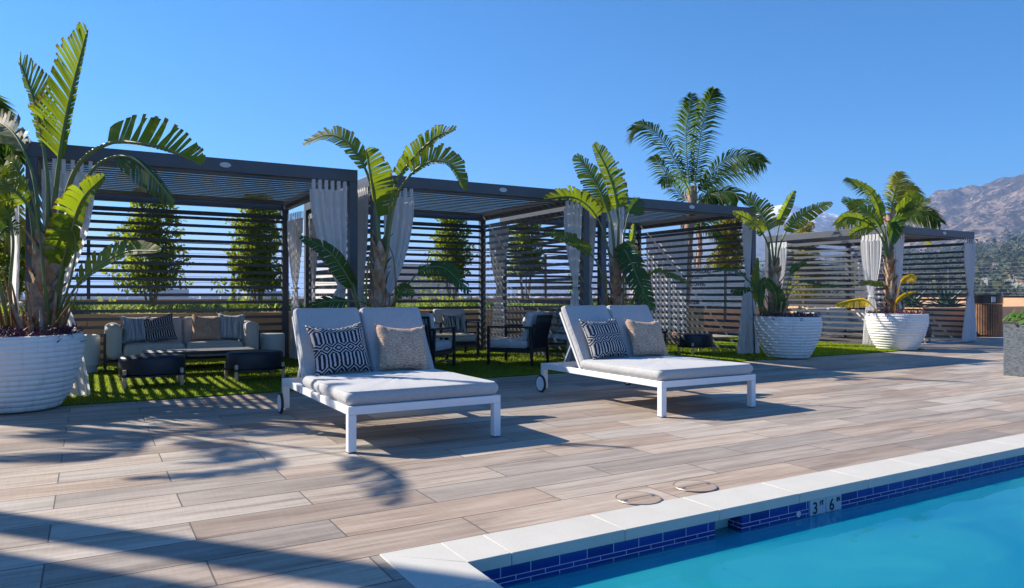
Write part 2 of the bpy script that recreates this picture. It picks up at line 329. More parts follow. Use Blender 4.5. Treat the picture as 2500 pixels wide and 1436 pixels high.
# ------------------------------------------------------------------ mesh helpers
class MB:
    def __init__(s): s.v = []; s.f = []; s.m = []; s.uv = []; s.cur = 0; s.smooth = False; s.sm = []
    def add(s, vs, fs, mat=None, uvs=None, smooth=None):
        o = len(s.v); s.v.extend([tuple(p) for p in vs]); mi = s.cur if mat is None else mat
        for k, f in enumerate(fs):
            s.f.append([o + i for i in f]); s.m.append(mi); s.sm.append(s.smooth if smooth is None else smooth)
            s.uv.append([uvs[i] for i in f] if uvs else [(0, 0)] * len(f))
    def box(s, x0, x1, y0, y1, z0, z1, mat=None, M_=None):
        vs = [Vector(p) for p in ((x0, y0, z0), (x1, y0, z0), (x1, y1, z0), (x0, y1, z0), (x0, y0, z1), (x1, y0, z1), (x1, y1, z1), (x0, y1, z1))]
        if M_ is not None: vs = [M_ @ p for p in vs]
        s.add(vs, [(3, 2, 1, 0), (4, 5, 6, 7), (0, 1, 5, 4), (1, 2, 6, 5), (2, 3, 7, 6), (3, 0, 4, 7)], mat, smooth=False)
    def tube(s, pts, radii, seg=8, mat=None, cap=True):
        pts = [Vector(p) for p in pts]; n = len(pts)
        if isinstance(radii, (int, float)): radii = [radii] * n
        ref = Vector((0.13, 0.21, 0.97)); vs = []; prev = None
        for i, p in enumerate(pts):
            t = (pts[min(i + 1, n - 1)] - pts[max(i - 1, 0)]).normalized()
            a = t.cross(ref if prev is None else prev.cross(t) * -1)
            if prev is None:
                a = t.cross(ref)
                if a.length < .05: a = t.cross(Vector((1, 0, 0)))
            else: a = prev - t * prev.dot(t)
            a.normalize(); prev = a; b = t.cross(a)
            for k in range(seg):
                th = 2 * math.pi * k / seg; vs.append(p + (a * math.cos(th) + b * math.sin(th)) * radii[i])
        fs = []
        for i in range(n - 1):
            for k in range(seg):
                k2 = (k + 1) % seg; fs.append((i * seg + k, i * seg + k2, (i + 1) * seg + k2, (i + 1) * seg + k))
        if cap: fs.append(tuple(reversed(range(seg)))); fs.append(tuple((n - 1) * seg + k for k in range(seg)))
        s.add(vs, fs, mat, smooth=True)
    def lathe(s, prof, c=(0, 0, 0), seg=48, mat=None, axis='Z', jit=0.0, sx=1.0, sy=1.0):
        vs = []; n = len(prof)
        for (r, z) in prof:
            for k in range(seg):
                th = 2 * math.pi * k / seg; q = (r * math.cos(th) * sx, r * math.sin(th) * sy, z)
                if axis == 'X': q = (q[2], q[0], q[1])
                vs.append((c[0] + q[0], c[1] + q[1], c[2] + q[2]))
        fs = []
        for i in range(n - 1):
            for k in range(seg):
                k2 = (k + 1) % seg; fs.append((i * seg + k, i * seg + k2, (i + 1) * seg + k2, (i + 1) * seg + k))
        if prof[0][0] > 1e-4: fs.append(tuple(reversed(range(seg))))
        if prof[-1][0] > 1e-4: fs.append(tuple((n - 1) * seg + k for k in range(seg)))
        s.add(vs, fs, mat, smooth=True)
    def build(s, name, mats, parent=None, bevel=0.0, loc=None, sharp=True):
        me = bpy.data.meshes.new(name); me.from_pydata(s.v, [], s.f)
        if not isinstance(mats, (list, tuple)): mats = [mats]
        for m in mats: me.materials.append(m)
        me.polygons.foreach_set('material_index', s.m); me.polygons.foreach_set('use_smooth', s.sm)
        ul = me.uv_layers.new(name='UVMap'); flat = [c for f in s.uv for p in f for c in p]; ul.data.foreach_set('uv', flat)
        me.update()
        o = bpy.data.objects.new(name, me); col.objects.link(o)
        if parent is not None: o.parent = parent
        if loc is not None: o.location = loc
        if sharp: 
            try: me.set_sharp_from_angle(angle=R(42))
            except Exception: pass
        if bevel:
            md = o.modifiers.new('bevel', 'BEVEL'); md.width = bevel; md.segments = 2; md.limit_method = 'ANGLE'; md.angle_limit = R(50)
        return o
def tag(o, label, cat=None, group=None, kind=None):
    if label: o['label'] = label
    if cat: o['category'] = cat
    if group: o['group'] = group
    if kind: o['kind'] = kind
    return o
def thing(name, loc, label, cat, group=None, rz=0.0):
    o = bpy.data.objects.new(name, None); col.objects.link(o); o.location = loc; o.rotation_euler = (0, 0, rz)
    o.empty_display_size = 0.1
    return tag(o, label, cat, group)
def struct(o): o['kind'] = 'structure'; return o
def copy_tree(o, parent=None):
    c = o.copy(); col.objects.link(c); c.parent = parent
    for ch in list(o.children): copy_tree(ch, c)
    return c
def text_mesh(txt, size, mat, name='lettering', parent=None, loc=(0, 0, 0), rot=(0, 0, 0), ext=0.0008, sx=1.0, bold=0.0):
    cu = bpy.data.curves.new('t', 'FONT'); cu.body = txt; cu.size = size; cu.extrude = ext; cu.offset = bold
    ob = bpy.data.objects.new('t', cu); me = bpy.data.meshes.new_from_object(ob)
    bpy.data.objects.remove(ob); me.name = name; me.materials.clear(); me.materials.append(mat)
    o = bpy.data.objects.new(name, me); col.objects.link(o); o.parent = parent; o.location = loc; o.rotation_euler = rot; o.scale = (sx, 1, 1)
    return o
def spline(pts, n):                # Catmull-Rom through pts
    P = [Vector(p) for p in pts]; P = [P[0] * 2 - P[1]] + P + [P[-1] * 2 - P[-2]]; out = []
    k = len(P) - 3
    for i in range(n + 1):
        t = i / n * k; j = min(int(t), k - 1); u = t - j; a, b, c, d = P[j:j + 4]
        out.append(0.5 * ((2 * b) + (c - a) * u + (2 * a - 5 * b + 4 * c - d) * u * u + (3 * b - a - 3 * c + d) * u ** 3))
    return out

# ------------------------------------------------------------------ ground, deck, turf, pool
Y_IN, Y_OUT, X_IN, X_OUT = 2.67, 2.94, 1.34, 1.06      # pool inner edge and coping outer edge
POOL_X1, POOL_Y0 = 16.0, -5.0
b = MB(); ZD = -0.004
b.add([(-14, -9, 0), (X_OUT, -9, 0), (X_OUT, Y_OUT, 0), (-14, Y_OUT, 0)], [(0, 1, 2, 3)])
b.add([(-14, Y_OUT, 0), (40, Y_OUT, 0), (40, 19, 0), (-14, 19, 0)], [(0, 1, 2, 3)])
b.add([(POOL_X1 + .3, -9, 0), (40, -9, 0), (40, Y_OUT, 0), (POOL_X1 + .3, Y_OUT, 0)], [(0, 1, 2, 3)])
b.add([(X_OUT, -9, 0), (POOL_X1 + .3, -9, 0), (POOL_X1 + .3, POOL_Y0 - .3, 0), (X_OUT, POOL_Y0 - .3, 0)], [(0, 1, 2, 3)])
tag(struct(b.build('deck', M['deck'])), 'wood look plank tile terrace floor')
# coping: separate slabs with thin joints, one object
b = MB(); T = 0.05; G = 0.0015; zt = 0.004
xs = [X_IN, 1.62]; x = 1.62
while x < POOL_X1: x += 0.61; xs.append(min(x, POOL_X1))
xs = [X_IN] + [1.55 + .61 * i for i in range(24)]
for i in range(len(xs) - 1): b.box(xs[i] + G, xs[i + 1] - G, Y_IN, Y_OUT, -T, zt)
# mitred corner
b.add([(X_OUT, Y_OUT, zt), (X_IN - G, Y_IN + G, zt), (X_IN - G, Y_OUT, zt), (X_OUT, Y_OUT, -T), (X_IN - G, Y_IN + G, -T), (X_IN - G, Y_OUT, -T)],
      [(0, 1, 2), (5, 4, 3), (0, 3, 4, 1), (1, 4, 5, 2), (2, 5, 3, 0)])
b.add([(X_OUT, Y_OUT - .003, zt), (X_OUT, 2.46, zt), (X_IN, 2.46, zt), (X_IN, Y_IN - .002, zt), (X_OUT, Y_OUT - .003, -T), (X_OUT, 2.46, -T), (X_IN, 2.46, -T), (X_IN, Y_IN - .002, -T)],
      [(0, 1, 2, 3), (7, 6, 5, 4), (0, 4, 5, 1), (1, 5, 6, 2), (2, 6, 7, 3), (3, 7, 4, 0)])
y = 2.46
while y > -4: b.box(X_OUT, X_IN, y - .61 + G, y - G, -T, zt); y -= .61
tag(struct(b.build('pool_coping', M['coping'], bevel=0.003)), 'pale concrete coping slabs round the pool')
# basin
WZ = -0.135; FL = -1.12
SK0, SK1 = 2.75, 2.94                              # skimmer opening
DM0, DM1 = 3.47, 3.75                              # depth marker tiles
b = MB(); yw = Y_IN + 0.012; TB = -0.145
def wallq(x0, x1, z0, z1, mat, y=yw):
    b.add([(x0, y, z0), (x1, y, z0), (x1, y, z1), (x0, y, z1)], [(0, 1, 2, 3)], mat, [(x0, -z0 - T), (x1, -z0 - T), (x1, -z1 - T), (x0, -z1 - T)])
wallq(X_IN, SK0, TB, -T + .001, 1); wallq(SK1, DM0, TB, -T + .001, 1); wallq(DM1, POOL_X1, TB, -T + .001, 1); wallq(DM0, DM1, TB, -T + .001, 2)
wallq(X_IN, POOL_X1, FL, TB, 0)
for (xa, s_) in ((SK0, 1), (SK1, -1)):                # skimmer side returns
    b.add([(xa, yw, TB), (xa, yw + .3, TB), (xa, yw + .3, -T), (xa, yw, -T)], [(0, 1, 2, 3)], 1, [(0.02, .095), (.32, .095), (.32, 0), (0.02, 0)])
b.add([(SK0, yw + .3, TB), (SK1, yw + .3, TB), (SK1, yw + .3, -T), (SK0, yw + .3, -T)], [(0, 1, 2, 3)], 3)
b.add([(SK0, yw, TB), (SK1, yw, TB), (SK1, yw + .3, TB), (SK0, yw + .3, TB)], [(0, 1, 2, 3)], 3)
b.add([(X_IN - .012, POOL_Y0, FL), (X_IN - .012, yw, FL), (X_IN - .012, yw, TB), (X_IN - .012, POOL_Y0, TB)], [(0, 1, 2, 3)], 0)
b.add([(X_IN - .012, POOL_Y0, TB), (X_IN - .012, yw, TB), (X_IN - .012, yw, -T), (X_IN - .012, POOL_Y0, -T)], [(0, 1, 2, 3)], 1, [(0, .095), (7.6, .095), (7.6, 0), (0, 0)])
b.add([(X_IN, POOL_Y0, FL), (POOL_X1, POOL_Y0, FL - .5), (POOL_X1, yw, FL - .5), (X_IN, yw, FL)], [(0, 1, 2, 3)], 0)
b.add([(POOL_X1, POOL_Y0, -2), (POOL_X1, yw, -2), (POOL_X1, yw, 0), (POOL_X1, POOL_Y0, 0)], [(0, 1, 2, 3)], 0)
b.add([(X_IN, POOL_Y0, -2), (POOL_X1, POOL_Y0, -2), (POOL_X1, POOL_Y0, 0), (X_IN, POOL_Y0, 0)], [(0, 1, 2, 3)], 0)
tag(struct(b.build('pool_basin', [M['plaster'], M['tile'], pm('marker_tile', (0.36, 0.46, 0.50), 0.25), pm('skimmer_throat', (0.70, 0.90, 0.88), 0.6)])), 'blue tiled swimming pool basin')
b = MB(); b.add([(X_IN - .01, POOL_Y0, WZ), (POOL_X1, POOL_Y0, WZ), (POOL_X1, yw, WZ), (X_IN - .01, yw, WZ)], [(0, 1, 2, 3)])
b.add([(SK0, yw, WZ), (SK1, yw, WZ), (SK1, yw + .3, WZ), (SK0, yw + .3, WZ)], [(0, 1, 2, 3)])
tag(struct(b.build('water', M['water'])), 'still turquoise pool water')
dm = thing('depth_marker', (DM0, yw - .004, 0), 'white tile depth marker reading 3 FT 6 IN on the pool wall', 'depth marker')
b = MB(); b.box(.004, .137, -.002, .002, -.14, -T - .002); b.box(.142, DM1 - DM0 - .004, -.002, .002, -.14, -T - .002); b.build('marker_tile', bpy.data.materials['marker_tile'], dm)
for t_, s_, x_, z_ in (('3', .092, .025, -.129), ('FT', .034, .085, -.087), ('6', .092, .168, -.129), ('IN', .034, .232, -.087)):
    text_mesh(t_, s_, M['ink'], 'numeral' if t_.isdigit() else 'lettering', dm, (x_, -.003, z_), (R(90), 0, 0), sx=.95, bold=.0015)
b = MB(); b.lathe([(.017, 0), (.017, .006), (.011, .008), (.006, .004)], seg=24)
o = b.build('wall_fitting', M['badge'], loc=(3.38, yw, -.112)); o.rotation_euler = (R(90), 0, 0)
tag(o, 'small round metal fitting set in the blue tile band left of the depth marker', 'pool fitting')
b = MB(); b.box(SK0 + .004, SK1 - .004, .09, .098, -.143, -.09); b.box(SK0 + .004, SK1 - .004, .08, .0895, -.098, -.09)
tag(b.build('skimmer_flap', pm('pale_teal_plastic', (0.22, 0.50, 0.50), .4), loc=(0, yw, 0)), 'pale teal skimmer flap in the gap of the blue tile band', 'skimmer flap')
# skimmer lids
def lid(x, y, label):
    t = thing('skimmer_lid', (x, y, .0), label, 'skimmer lid', 'round skimmer lids at the pool edge')
    m_ = MB(); m_.lathe([(.1175, .005), (.1175, .0075), (.119, .008), (.1225, .008), (.1245, .005)], seg=64); m_.build('rim', M['rim'], t)
    d_ = MB(); d_.lathe([(0.0001, .0075), (.1165, .0075), (.1165, .005)], seg=64); d_.build('tile_inlay', M['deck'], t)
    for sx_ in (.082, -.105):
        h_ = MB(); h_.box(sx_, sx_ + .023, -.012, .012, .0078, .0105); h_.build('lift_tab', M['rim'], t)
    return t
lid(2.55, 3.04, 'round metal rimmed skimmer lid nearer the pool corner'); lid(2.99, 3.07, 'round metal rimmed skimmer lid farther along the coping')

# turf
TX1 = 14.3; TY0, TY1 = 8.38, 13.25
b = MB(); b.box(-6, TX1, TY0, TY1, .002, .012)
tag(struct(b.build('turf', M['turf'])), 'artificial lawn base under the cabanas')
def blades(name, n, x0, x1, y0, y1, z, hgt, wid, mat, dens_pow=1.0):
    rg = np.random.default_rng(3)
    u = rg.random(n) ** dens_pow; X = x0 + (x1 - x0) * u; Y = y0 + (y1 - y0) * rg.random(n) ** 1.3
    a = rg.random(n) * 6.283; h = hgt * (.6 + .6 * rg.random(n)); w = wid * (.7 + .6 * rg.random(n)) * (1 + X / 14)
    lx = (rg.random(n) - .5) * .7 * h; ly = (rg.random(n) - .5) * .7 * h
    V = np.zeros((n, 3, 3)); ca, sa = np.cos(a), np.sin(a)
    V[:, 0] = np.stack([X - ca * w, Y - sa * w, np.full(n, z)], 1); V[:, 1] = np.stack([X + ca * w, Y + sa * w, np.full(n, z)], 1)
    V[:, 2] = np.stack([X + lx, Y + ly, z + h], 1)
    me = bpy.data.meshes.new(name); me.vertices.add(n * 3); me.vertices.foreach_set('co', V.reshape(-1)); me.loops.add(n * 3)
    me.loops.foreach_set('vertex_index', np.arange(n * 3)); me.polygons.add(n); me.polygons.foreach_set('loop_start', np.arange(n) * 3)
    me.uv_layers.new(name='UVMap')
    me.materials.append(mat); me.update(); me.validate()
    o = bpy.data.objects.new(name, me); col.objects.link(o); return o
o = blades('artificial_grass', 170000, -2.5, TX1, TY0, 13.2, .011, .024, .0035, M['blade'], 1.15)
tag(o, 'short bright green artificial grass blades', 'grass', kind='stuff')

# ------------------------------------------------------------------ cabanas
def cabana(x0, x1, y0, y1, H, label, left=True, right=True, badge=.5):
    t = thing('cabana', (x0, y0, 0), label, 'cabana', 'dark slatted cabanas along the terrace')
    w, d = x1 - x0, y1 - y0; p = .105; bh = .15
    for (a, c) in ((0, 0), (w - p, 0), (0, d - p), (w - p, d - p)):
        m = MB(); m.box(a, a + p, c, c + p, .012, H - bh); m.build('post', M['metal'], t, bevel=.004)
    for (a0, a1, c0, c1) in ((0, w, 0, p), (0, w, d - p, d), (0, p, p, d - p), (w - p, w, p, d - p)):
        m = MB(); m.box(a0, a1, c0, c1, H - bh, H); m.build('roof_beam', M['metal'], t, bevel=.004)
    # louvred roof: blades run along the front, set between the beams
    m = MB(); n = int((d - 2 * p) / .185)
    for i in range(n):
        c = p + .09 + i * (d - 2 * p - .12) / n
        Mx = Matrix.Translation((0, c, H - .085)) @ Matrix.Rotation(R(3.2), 4, 'X')
        m.box(p + .002, w - p - .002, -.0915, .0915, -.004, .004, M_=Mx)
    m.build('roof_louvres', M['metal'], t)
    pit, sh, th = .1235, .048, .022
    zs = [];  z = .075
    while z < H - .36: zs.append(z); z += pit
    m = MB()
    for z in zs: m.box(p + .001, w - p - .001, d - .070, d - .070 + th, z, z + sh)
    m.box(p + .001, w - p - .001, d - .085, d - .03, H - .30, H - .235)
    m.build('back_slat_screen', M['metal'], t)
    for (on, xc) in ((left, .045), (right, w - .045 - th)):
        if not on: continue
        m = MB()
        for z in zs: m.box(xc, xc + th, p + .001, d - p - .001, z, z + sh)
        m.box(xc - .012, xc + th + .012, p + .001, d - p - .001, H - .30, H - .235)
        m.build('side_slat_screen', M['metal'], t)
    m = MB(); m.lathe([(.0001, 0), (.062, 0), (.062, .006), (.05, .008), (.0001, .008)], seg=32, sx=1.0, sy=.5)
    o = m.build('badge', M['badge'], t, loc=(w * badge, -.0005, H - bh * .5)); o.rotation_euler = (R(90), 0, 0)
    # track for the curtains, inside the front beam
    m = MB(); m.box(p + .001, w - p - .001, .035, .06, H - .185, H - .165); m.build('curtain_rail', M['metal'], t)
    return t
CB = [(-.56, 2.95, 8.97, 12.75, 2.67), (3.20, 6.68, 9.12, 12.62, 2.67), (6.98, 10.48, 9.22, 12.50, 2.66), (14.35, 17.55, 9.12, 12.35, 2.52)]
cabana(*CB[0], 'nearest dark slatted cabana, at the left over the long grey sofa', True, False, .55)
cabana(*CB[1], 'second dark slatted cabana from the left, shading the black armchairs', True, True, .56)
cabana(*CB[2], 'third dark slatted cabana from the left, with pool rule signs behind it', False, True, .55)
cabana(*CB[3], 'farthest dark slatted cabana, standing on the tiled deck below the mountain', True, True, .62)

# ------------------------------------------------------------------ curtains
def curtain(a, bb, ztop, zbot, label, tie=None, tiew=.10, botw=None, folds=7, seed=0, shift=(0, 0), nx=84, nz=60, amp=.022):
    """hangs between plan points a and bb; tie = height of the tie band; shift = plan offset of the waist"""
    r = random.Random(seed); A = Vector((a[0], a[1], 0)); B = Vector((bb[0], bb[1], 0)); D = (B - A); W = D.length; D.normalize(); N = Vector((-D.y, D.x, 0))
    base = (A + B) / 2; tiew *= .68; t = thing('curtain', (base.x, base.y, zbot), label, 'curtain', 'white outdoor curtains on the cabanas')
    if botw is None: botw = W * .9
    ph = [r.random() * 6.28 for _ in range(6)]
    def wd(z):
        if tie is None: return W * (1 - .05 * math.sin((ztop - z) / (ztop - zbot) * 3)), 0
        if z >= tie:
            k = (ztop - z) / (ztop - tie); s = k ** 1.9
            return W * (1 - s) + tiew * s, s
        k = (tie - z) / (tie - zbot); s = min(1, k * 1.0) ** .55
        return tiew * (1 - s) + botw * s, 1 - .9 * s
    m = MB(); m.smooth = True; vs = []; uv = []
    for j in range(nz + 1):
        z = ztop + (zbot - ztop) * j / nz; w_, s = wd(z); kk = j / nz
        cxs = shift[0] * s; cys = shift[1] * s
        am = amp * (.8 + .9 * kk) * (1 - .55 * s)
        for i in range(nx + 1):
            u = i / nx; uu = u + .018 * math.sin(6.28 * 2 * u + ph[3] + kk * 2)
            f = math.sin(2 * math.pi * folds * uu + ph[0] + .8 * math.sin(kk * 4 + ph[1])) + .45 * math.sin(2 * math.pi * folds * .53 * uu + ph[2] + kk * 3) + .3 * math.sin(2 * math.pi * folds * 1.7 * uu + ph[5] + kk * 5)
            pnt = D * ((uu - .5) * w_ + cxs) + N * (am * f + cys)
            wr = .003 * math.sin(31 * z + 9 * u + ph[4]) * s
            vs.append((pnt.x + N.x * wr, pnt.y + N.y * wr, z - zbot)); uv.append((u, kk))
    fs = [(j * (nx + 1) + i, j * (nx + 1) + i + 1, (j + 1) * (nx + 1) + i + 1, (j + 1) * (nx + 1) + i) for j in range(nz) for i in range(nx)]
    m.add(vs, fs, 0, uv); m.build('cloth', M['curtain'], t, sharp=False)
    k = max(3, int(W / .075)); m = MB()
    for i in range(k):
        c = D * ((i + .5) / k - .5) * W
        for sgn in (-1, 1):
            p0 = c - D * .018 + N * .02 * sgn; p1 = c + D * .018 + N * .02 * sgn
            m.add([(p0.x, p0.y, ztop - zbot - .03), (p1.x, p1.y, ztop - zbot - .03), (p1.x, p1.y, ztop - zbot + .115), (p0.x, p0.y, ztop - zbot + .115)], [(0, 1, 2, 3)])
    m.build('hanging_tab', M['curtain'], t)
    if tie:
        m = MB(); c = D * shift[0] + N * shift[1]; ring = []
        for q in range(25):
            th = q / 24 * 2 * math.pi; e = D * math.cos(th) * (tiew * .56 + .012) + N * math.sin(th) * (.055)
            ring.append((c.x + e.x, c.y + e.y, tie - zbot + .01 * math.cos(th)))
        m.tube(ring, .014, 6, cap=False); m.build('tie_band', M['curtain'], t)
    return t
def cf(i, xa, xb, label, **k):     # on the front rail of cabana i
    x0, x1, y0, y1, H = CB[i]; return curtain((xa, y0 - .005), (xb, y0 - .005), H - .275, .03, label, **k)
x0, x1, y0, y1, H = CB[0]
cf(0, x0 + .13, x0 + .62, 'white curtain hanging straight behind the big banana plant trunk, inside the left post', folds=6, seed=1, tie=1.05, tiew=.16, shift=(-.12, 0))
curtain((x0 - .10, y0 + .05), (x0 - .1, y0 + .42), H - .275, .03, 'white curtain left of the nearest cabana left post, leftmost of all', tie=1.0, tiew=.2, seed=2, folds=4)
cf(0, x1 - .60, x1 - .13, 'white curtain swept to the right post of the nearest cabana, above the first lounger', tie=1.18, tiew=.14, shift=(.17, 0), botw=.34, seed=3, folds=5)
curtain((x1 + .06, y1 - .80), (x1 - .02, y1 - .16), H - .33, .03, 'white curtain tied at the nearest cabana back right post, left of the close pair', tie=1.2, tiew=.10, botw=.36, seed=4, folds=5)
x0, x1, y0, y1, H = CB[1]
curtain((x0 + .02, y1 - .80), (x0 + .06, y1 - .17), H - .33, .03, 'white curtain tied at the second cabana back left post, right of the close pair', tie=1.2, tiew=.10, botw=.32, seed=5, folds=5)
curtain((x0 - .04, y0 + .12), (x0 - .04, y0 + .62), H - .275, .03, 'white curtain on the left side of the second cabana, left of the plant trunk', seed=6, folds=5, tie=1.15, tiew=.3)
cf(1, x0 + .14, x0 + .58, 'white curtain gathered towards the left post of the second cabana, right of the plant trunk', tie=1.05, tiew=.12, shift=(-.17, 0), seed=7, folds=5)
cf(1, x1 - .46, x1 - .13, 'white curtain tied at the right post of the second cabana, above the farther lounger', tie=1.22, tiew=.09, shift=(.04, 0), botw=.28, seed=8, folds=4)
curtain((x1 + .03, y1 - .95), (x1 + .03, y1 - .18), H - .33, .05, 'white tied curtain behind the side slats of the second cabana at its back corner', tie=1.2, tiew=.14, botw=.5, seed=9, folds=7)
x0, x1, y0, y1, H = CB[2]
curtain((x0 - .03, y0 + .12), (x0 - .03, y0 + .45), H - .275, .03, 'white curtain on the left side of the third cabana, between the two dark posts', tie=1.2, tiew=.12, seed=10, folds=4)
cf(2, x0 + .14, x0 + .46, 'white curtain right of the left post of the third cabana, behind the plant stems', tie=1.1, tiew=.12, shift=(-.06, 0), seed=11, folds=5)
cf(2, x1 - .36, x1 - .12, 'white curtain tied at the right post of the third cabana, flaring onto the grass', tie=1.42, tiew=.10, shift=(.04, 0), botw=.46, seed=12, folds=5, amp=.035)
curtain((x1 + .04, y1 - 1.5), (x1 + .04, y1 - .2), H - .33, .3, 'wide white curtain drawn flat behind the side slats of the third cabana', seed=13, folds=9, amp=.012)
x0, x1, y0, y1, H = CB[3]
curtain((x0 - .06, y1 - .70), (x0 - .06, y1 - .2), H - .30, .6, 'sunlit white curtain at the back left corner of the farthest cabana', tie=1.0, tiew=.12, seed=14, folds=6)
curtain((x0 - .05, y0 + .13), (x0 - .05, y0 + .62), H - .275, .03, 'white curtain on the sunlit side of the farthest cabana, left of the plant trunk', tie=1.05, tiew=.14, seed=15, folds=6)
cf(3, x0 + .14, x0 + .48, 'white curtain just right of the farthest cabana front left post', tie=1.05, tiew=.12, shift=(-.08, 0), seed=16, folds=6)
cf(3, x1 - .42, x1 - .04, 'white curtain tied at the far right post of the farthest cabana, rightmost of all', tie=1.08, tiew=.13, shift=(.06, 0), botw=.52, seed=17, folds=6, amp=.04)
curtain((x1 + .03, y1 - 1.3), (x1 + .03, y1 - .2), H - .33, .3, 'pale curtain hanging behind the right slats of the farthest cabana', seed=18, folds=6)

# ------------------------------------------------------------------ cushions and pillows
def cushion_mesh(w, l, t, r=.045, nx=14, ny=20, crown=.012, pipe=True):
    """rounded box cushion centred in x, from y=0 to l, z 0..t, with soft puckered edges"""
    m = MB(); m.smooth = True; rr = random.Random(int(w * 1000 + l * 77)); n = 28
    ring = []
    k = 6
    def prof(s):                       # s 0..1 over half the thickness profile
        return s
    # super-ellipse layers
    layers = []
    for q in range(k * 2 + 1):
        ph = -math.pi / 2 + math.pi * q / (k * 2); layers.append((r * (1 - math.cos(ph)), t / 2 + t / 2 * math.sin(ph)))
    def outline(ins):
        pts = []; hw = w / 2 - ins; hl = l / 2 - ins; rc = max(.012, r - ins * .4); per = []
        for (cx, cy, a0) in ((hw - rc, hl - rc, 0), (-hw + rc, hl - rc, 90), (-hw + rc, -hl + rc, 180), (hw - rc, -hl + rc, 270)):
            for s in range(5): a = R(a0 + 90 * s / 4); per.append((cx + rc * math.cos(a), cy + rc * math.sin(a)))
        out = []; N_ = len(per)
        for i in range(N_):
            out.append(per[i]); j = (i + 1) % N_
            if i % 5 == 4:
                for s in range(1, 30): f = s / 30; out.append((per[i][0] + (per[j][0] - per[i][0]) * f, per[i][1] + (per[j][1] - per[i][1]) * f))
        return out
    vs = []; cnt = None
    for (ins, z) in layers:
        o_ = outline(ins); cnt = len(o_)
        for i, (x, y) in enumerate(o_):
            pk = .0022 * math.sin(i * 2.3) * math.sin(math.pi * z / t) + .002 * math.sin(i * .41)
            d = math.hypot(x, y) + 1e-6; vs.append((x + x / d * pk, y + l / 2 + y / d * pk, z))
    fs = []
    for q in range(len(layers) - 1):
        for i in range(cnt): j = (i + 1) % cnt; fs.append((q * cnt + i, q * cnt + j, (q + 1) * cnt + j, (q + 1) * cnt + i))
    # crowned top: concentric rings to the centre
    base = (len(layers) - 1) * cnt; top = [vs[base + i] for i in range(cnt)]; last = base
    for s in range(1, 7):
        f = 1 - s / 6.5; z = t + crown * (1 - f ** 2); o0 = len(vs)
        for (x, y, _) in top: vs.append((x * f, (y - l / 2) * f + l / 2, z + .002 * math.sin(x * 23 + y * 17)))
        for i in range(cnt): j = (i + 1) % cnt; fs.append((last + i, last + j, o0 + j, o0 + i))
        last = o0
    fs.append(tuple(last + i for i in range(cnt))); fs.append(tuple(reversed(range(cnt))))
    m.add(vs, fs, 0)
    if pipe:
        for q in (k * 2 - 2, 2):
            lay = [Vector(vs[q * cnt + i]) for i in range(0, cnt, 2)]; lay.append(lay[0]); c0 = Vector((0, l / 2, t / 2))
            m.tube([p + (p - c0).normalized() * .001 for p in lay], .0042, 5, cap=False)
    return m
def pillow_mesh(w, h, th=.15, n=22, seed=0, sag=.0):
    m = MB(); m.smooth = True; r = random.Random(seed); vs = []; uv = []
    a = [r.uniform(-1, 1) for _ in range(6)]
    for side in (1, -1):
        for j in range(n + 1):
            for i in range(n + 1):
                u = i / n * 2 - 1; v = j / n * 2 - 1
                e = max(0, (1 - u ** 4)) ** .55 * max(0, (1 - v ** 4)) ** .55
                px = u * (1 - .10 * (1 - v * v) * abs(u)) ; py = v * (1 - .10 * (1 - u * u) * abs(v))
                d = th / 2 * e * (1 + .10 * math.sin(3 * u + a[0] * 3) * math.sin(2.5 * v + a[1] * 3)) + .0015
                wr = .004 * math.sin(9 * u + 7 * v * a[2] + a[3] * 6) * e + .006 * math.exp(-((abs(u) - .8) ** 2 + (abs(v) - .8) ** 2) * 8) * math.sin(14 * (u - v * a[4]))
                vs.append((px * w / 2, side * (d + wr), (py + 1) * h / 2 - sag * (1 - u * u) * (v > 0) * v * h * .06)); uv.append((i / n, j / n))
    fs = []; K = (n + 1) ** 2
    for j in range(n):
        for i in range(n):
            q = j * (n + 1) + i; fs.append((q, q + n + 1, q + n + 2, q + 1)); fs.append((K + q, K + q + 1, K + q + n + 2, K + q + n + 1))
    for i in range(n):
        for (p, q) in (((0, i), (0, i + 1)), ((n, i + 1), (n, i))):
            A_ = p[0] * (n + 1) + p[1]; B_ = q[0] * (n + 1) + q[1]; fs.append((A_, B_, K + B_, K + A_))
        for (p, q) in (((i + 1, 0), (i, 0)), ((i, n), (i + 1, n))):
            A_ = p[0] * (n + 1) + p[1]; B_ = q[0] * (n + 1) + q[1]; fs.append((A_, B_, K + B_, K + A_))
    m.add(vs, fs, 0, uv); return m
def pillow(loc, w, h, mat, label, rz=0, tilt=-20, roll=0, th=.15, seed=0, group=None):
    m = pillow_mesh(w, h, th, seed=seed, sag=1); o = m.build('pillow', mat, sharp=False); o.location = loc
    o.rotation_euler = (Matrix.Rotation(R(rz), 3, 'Z') @ Matrix.Rotation(R(tilt), 3, 'X') @ Matrix.Rotation(R(roll), 3, 'Y')).to_euler()
    return tag(o, label, 'pillow', group)

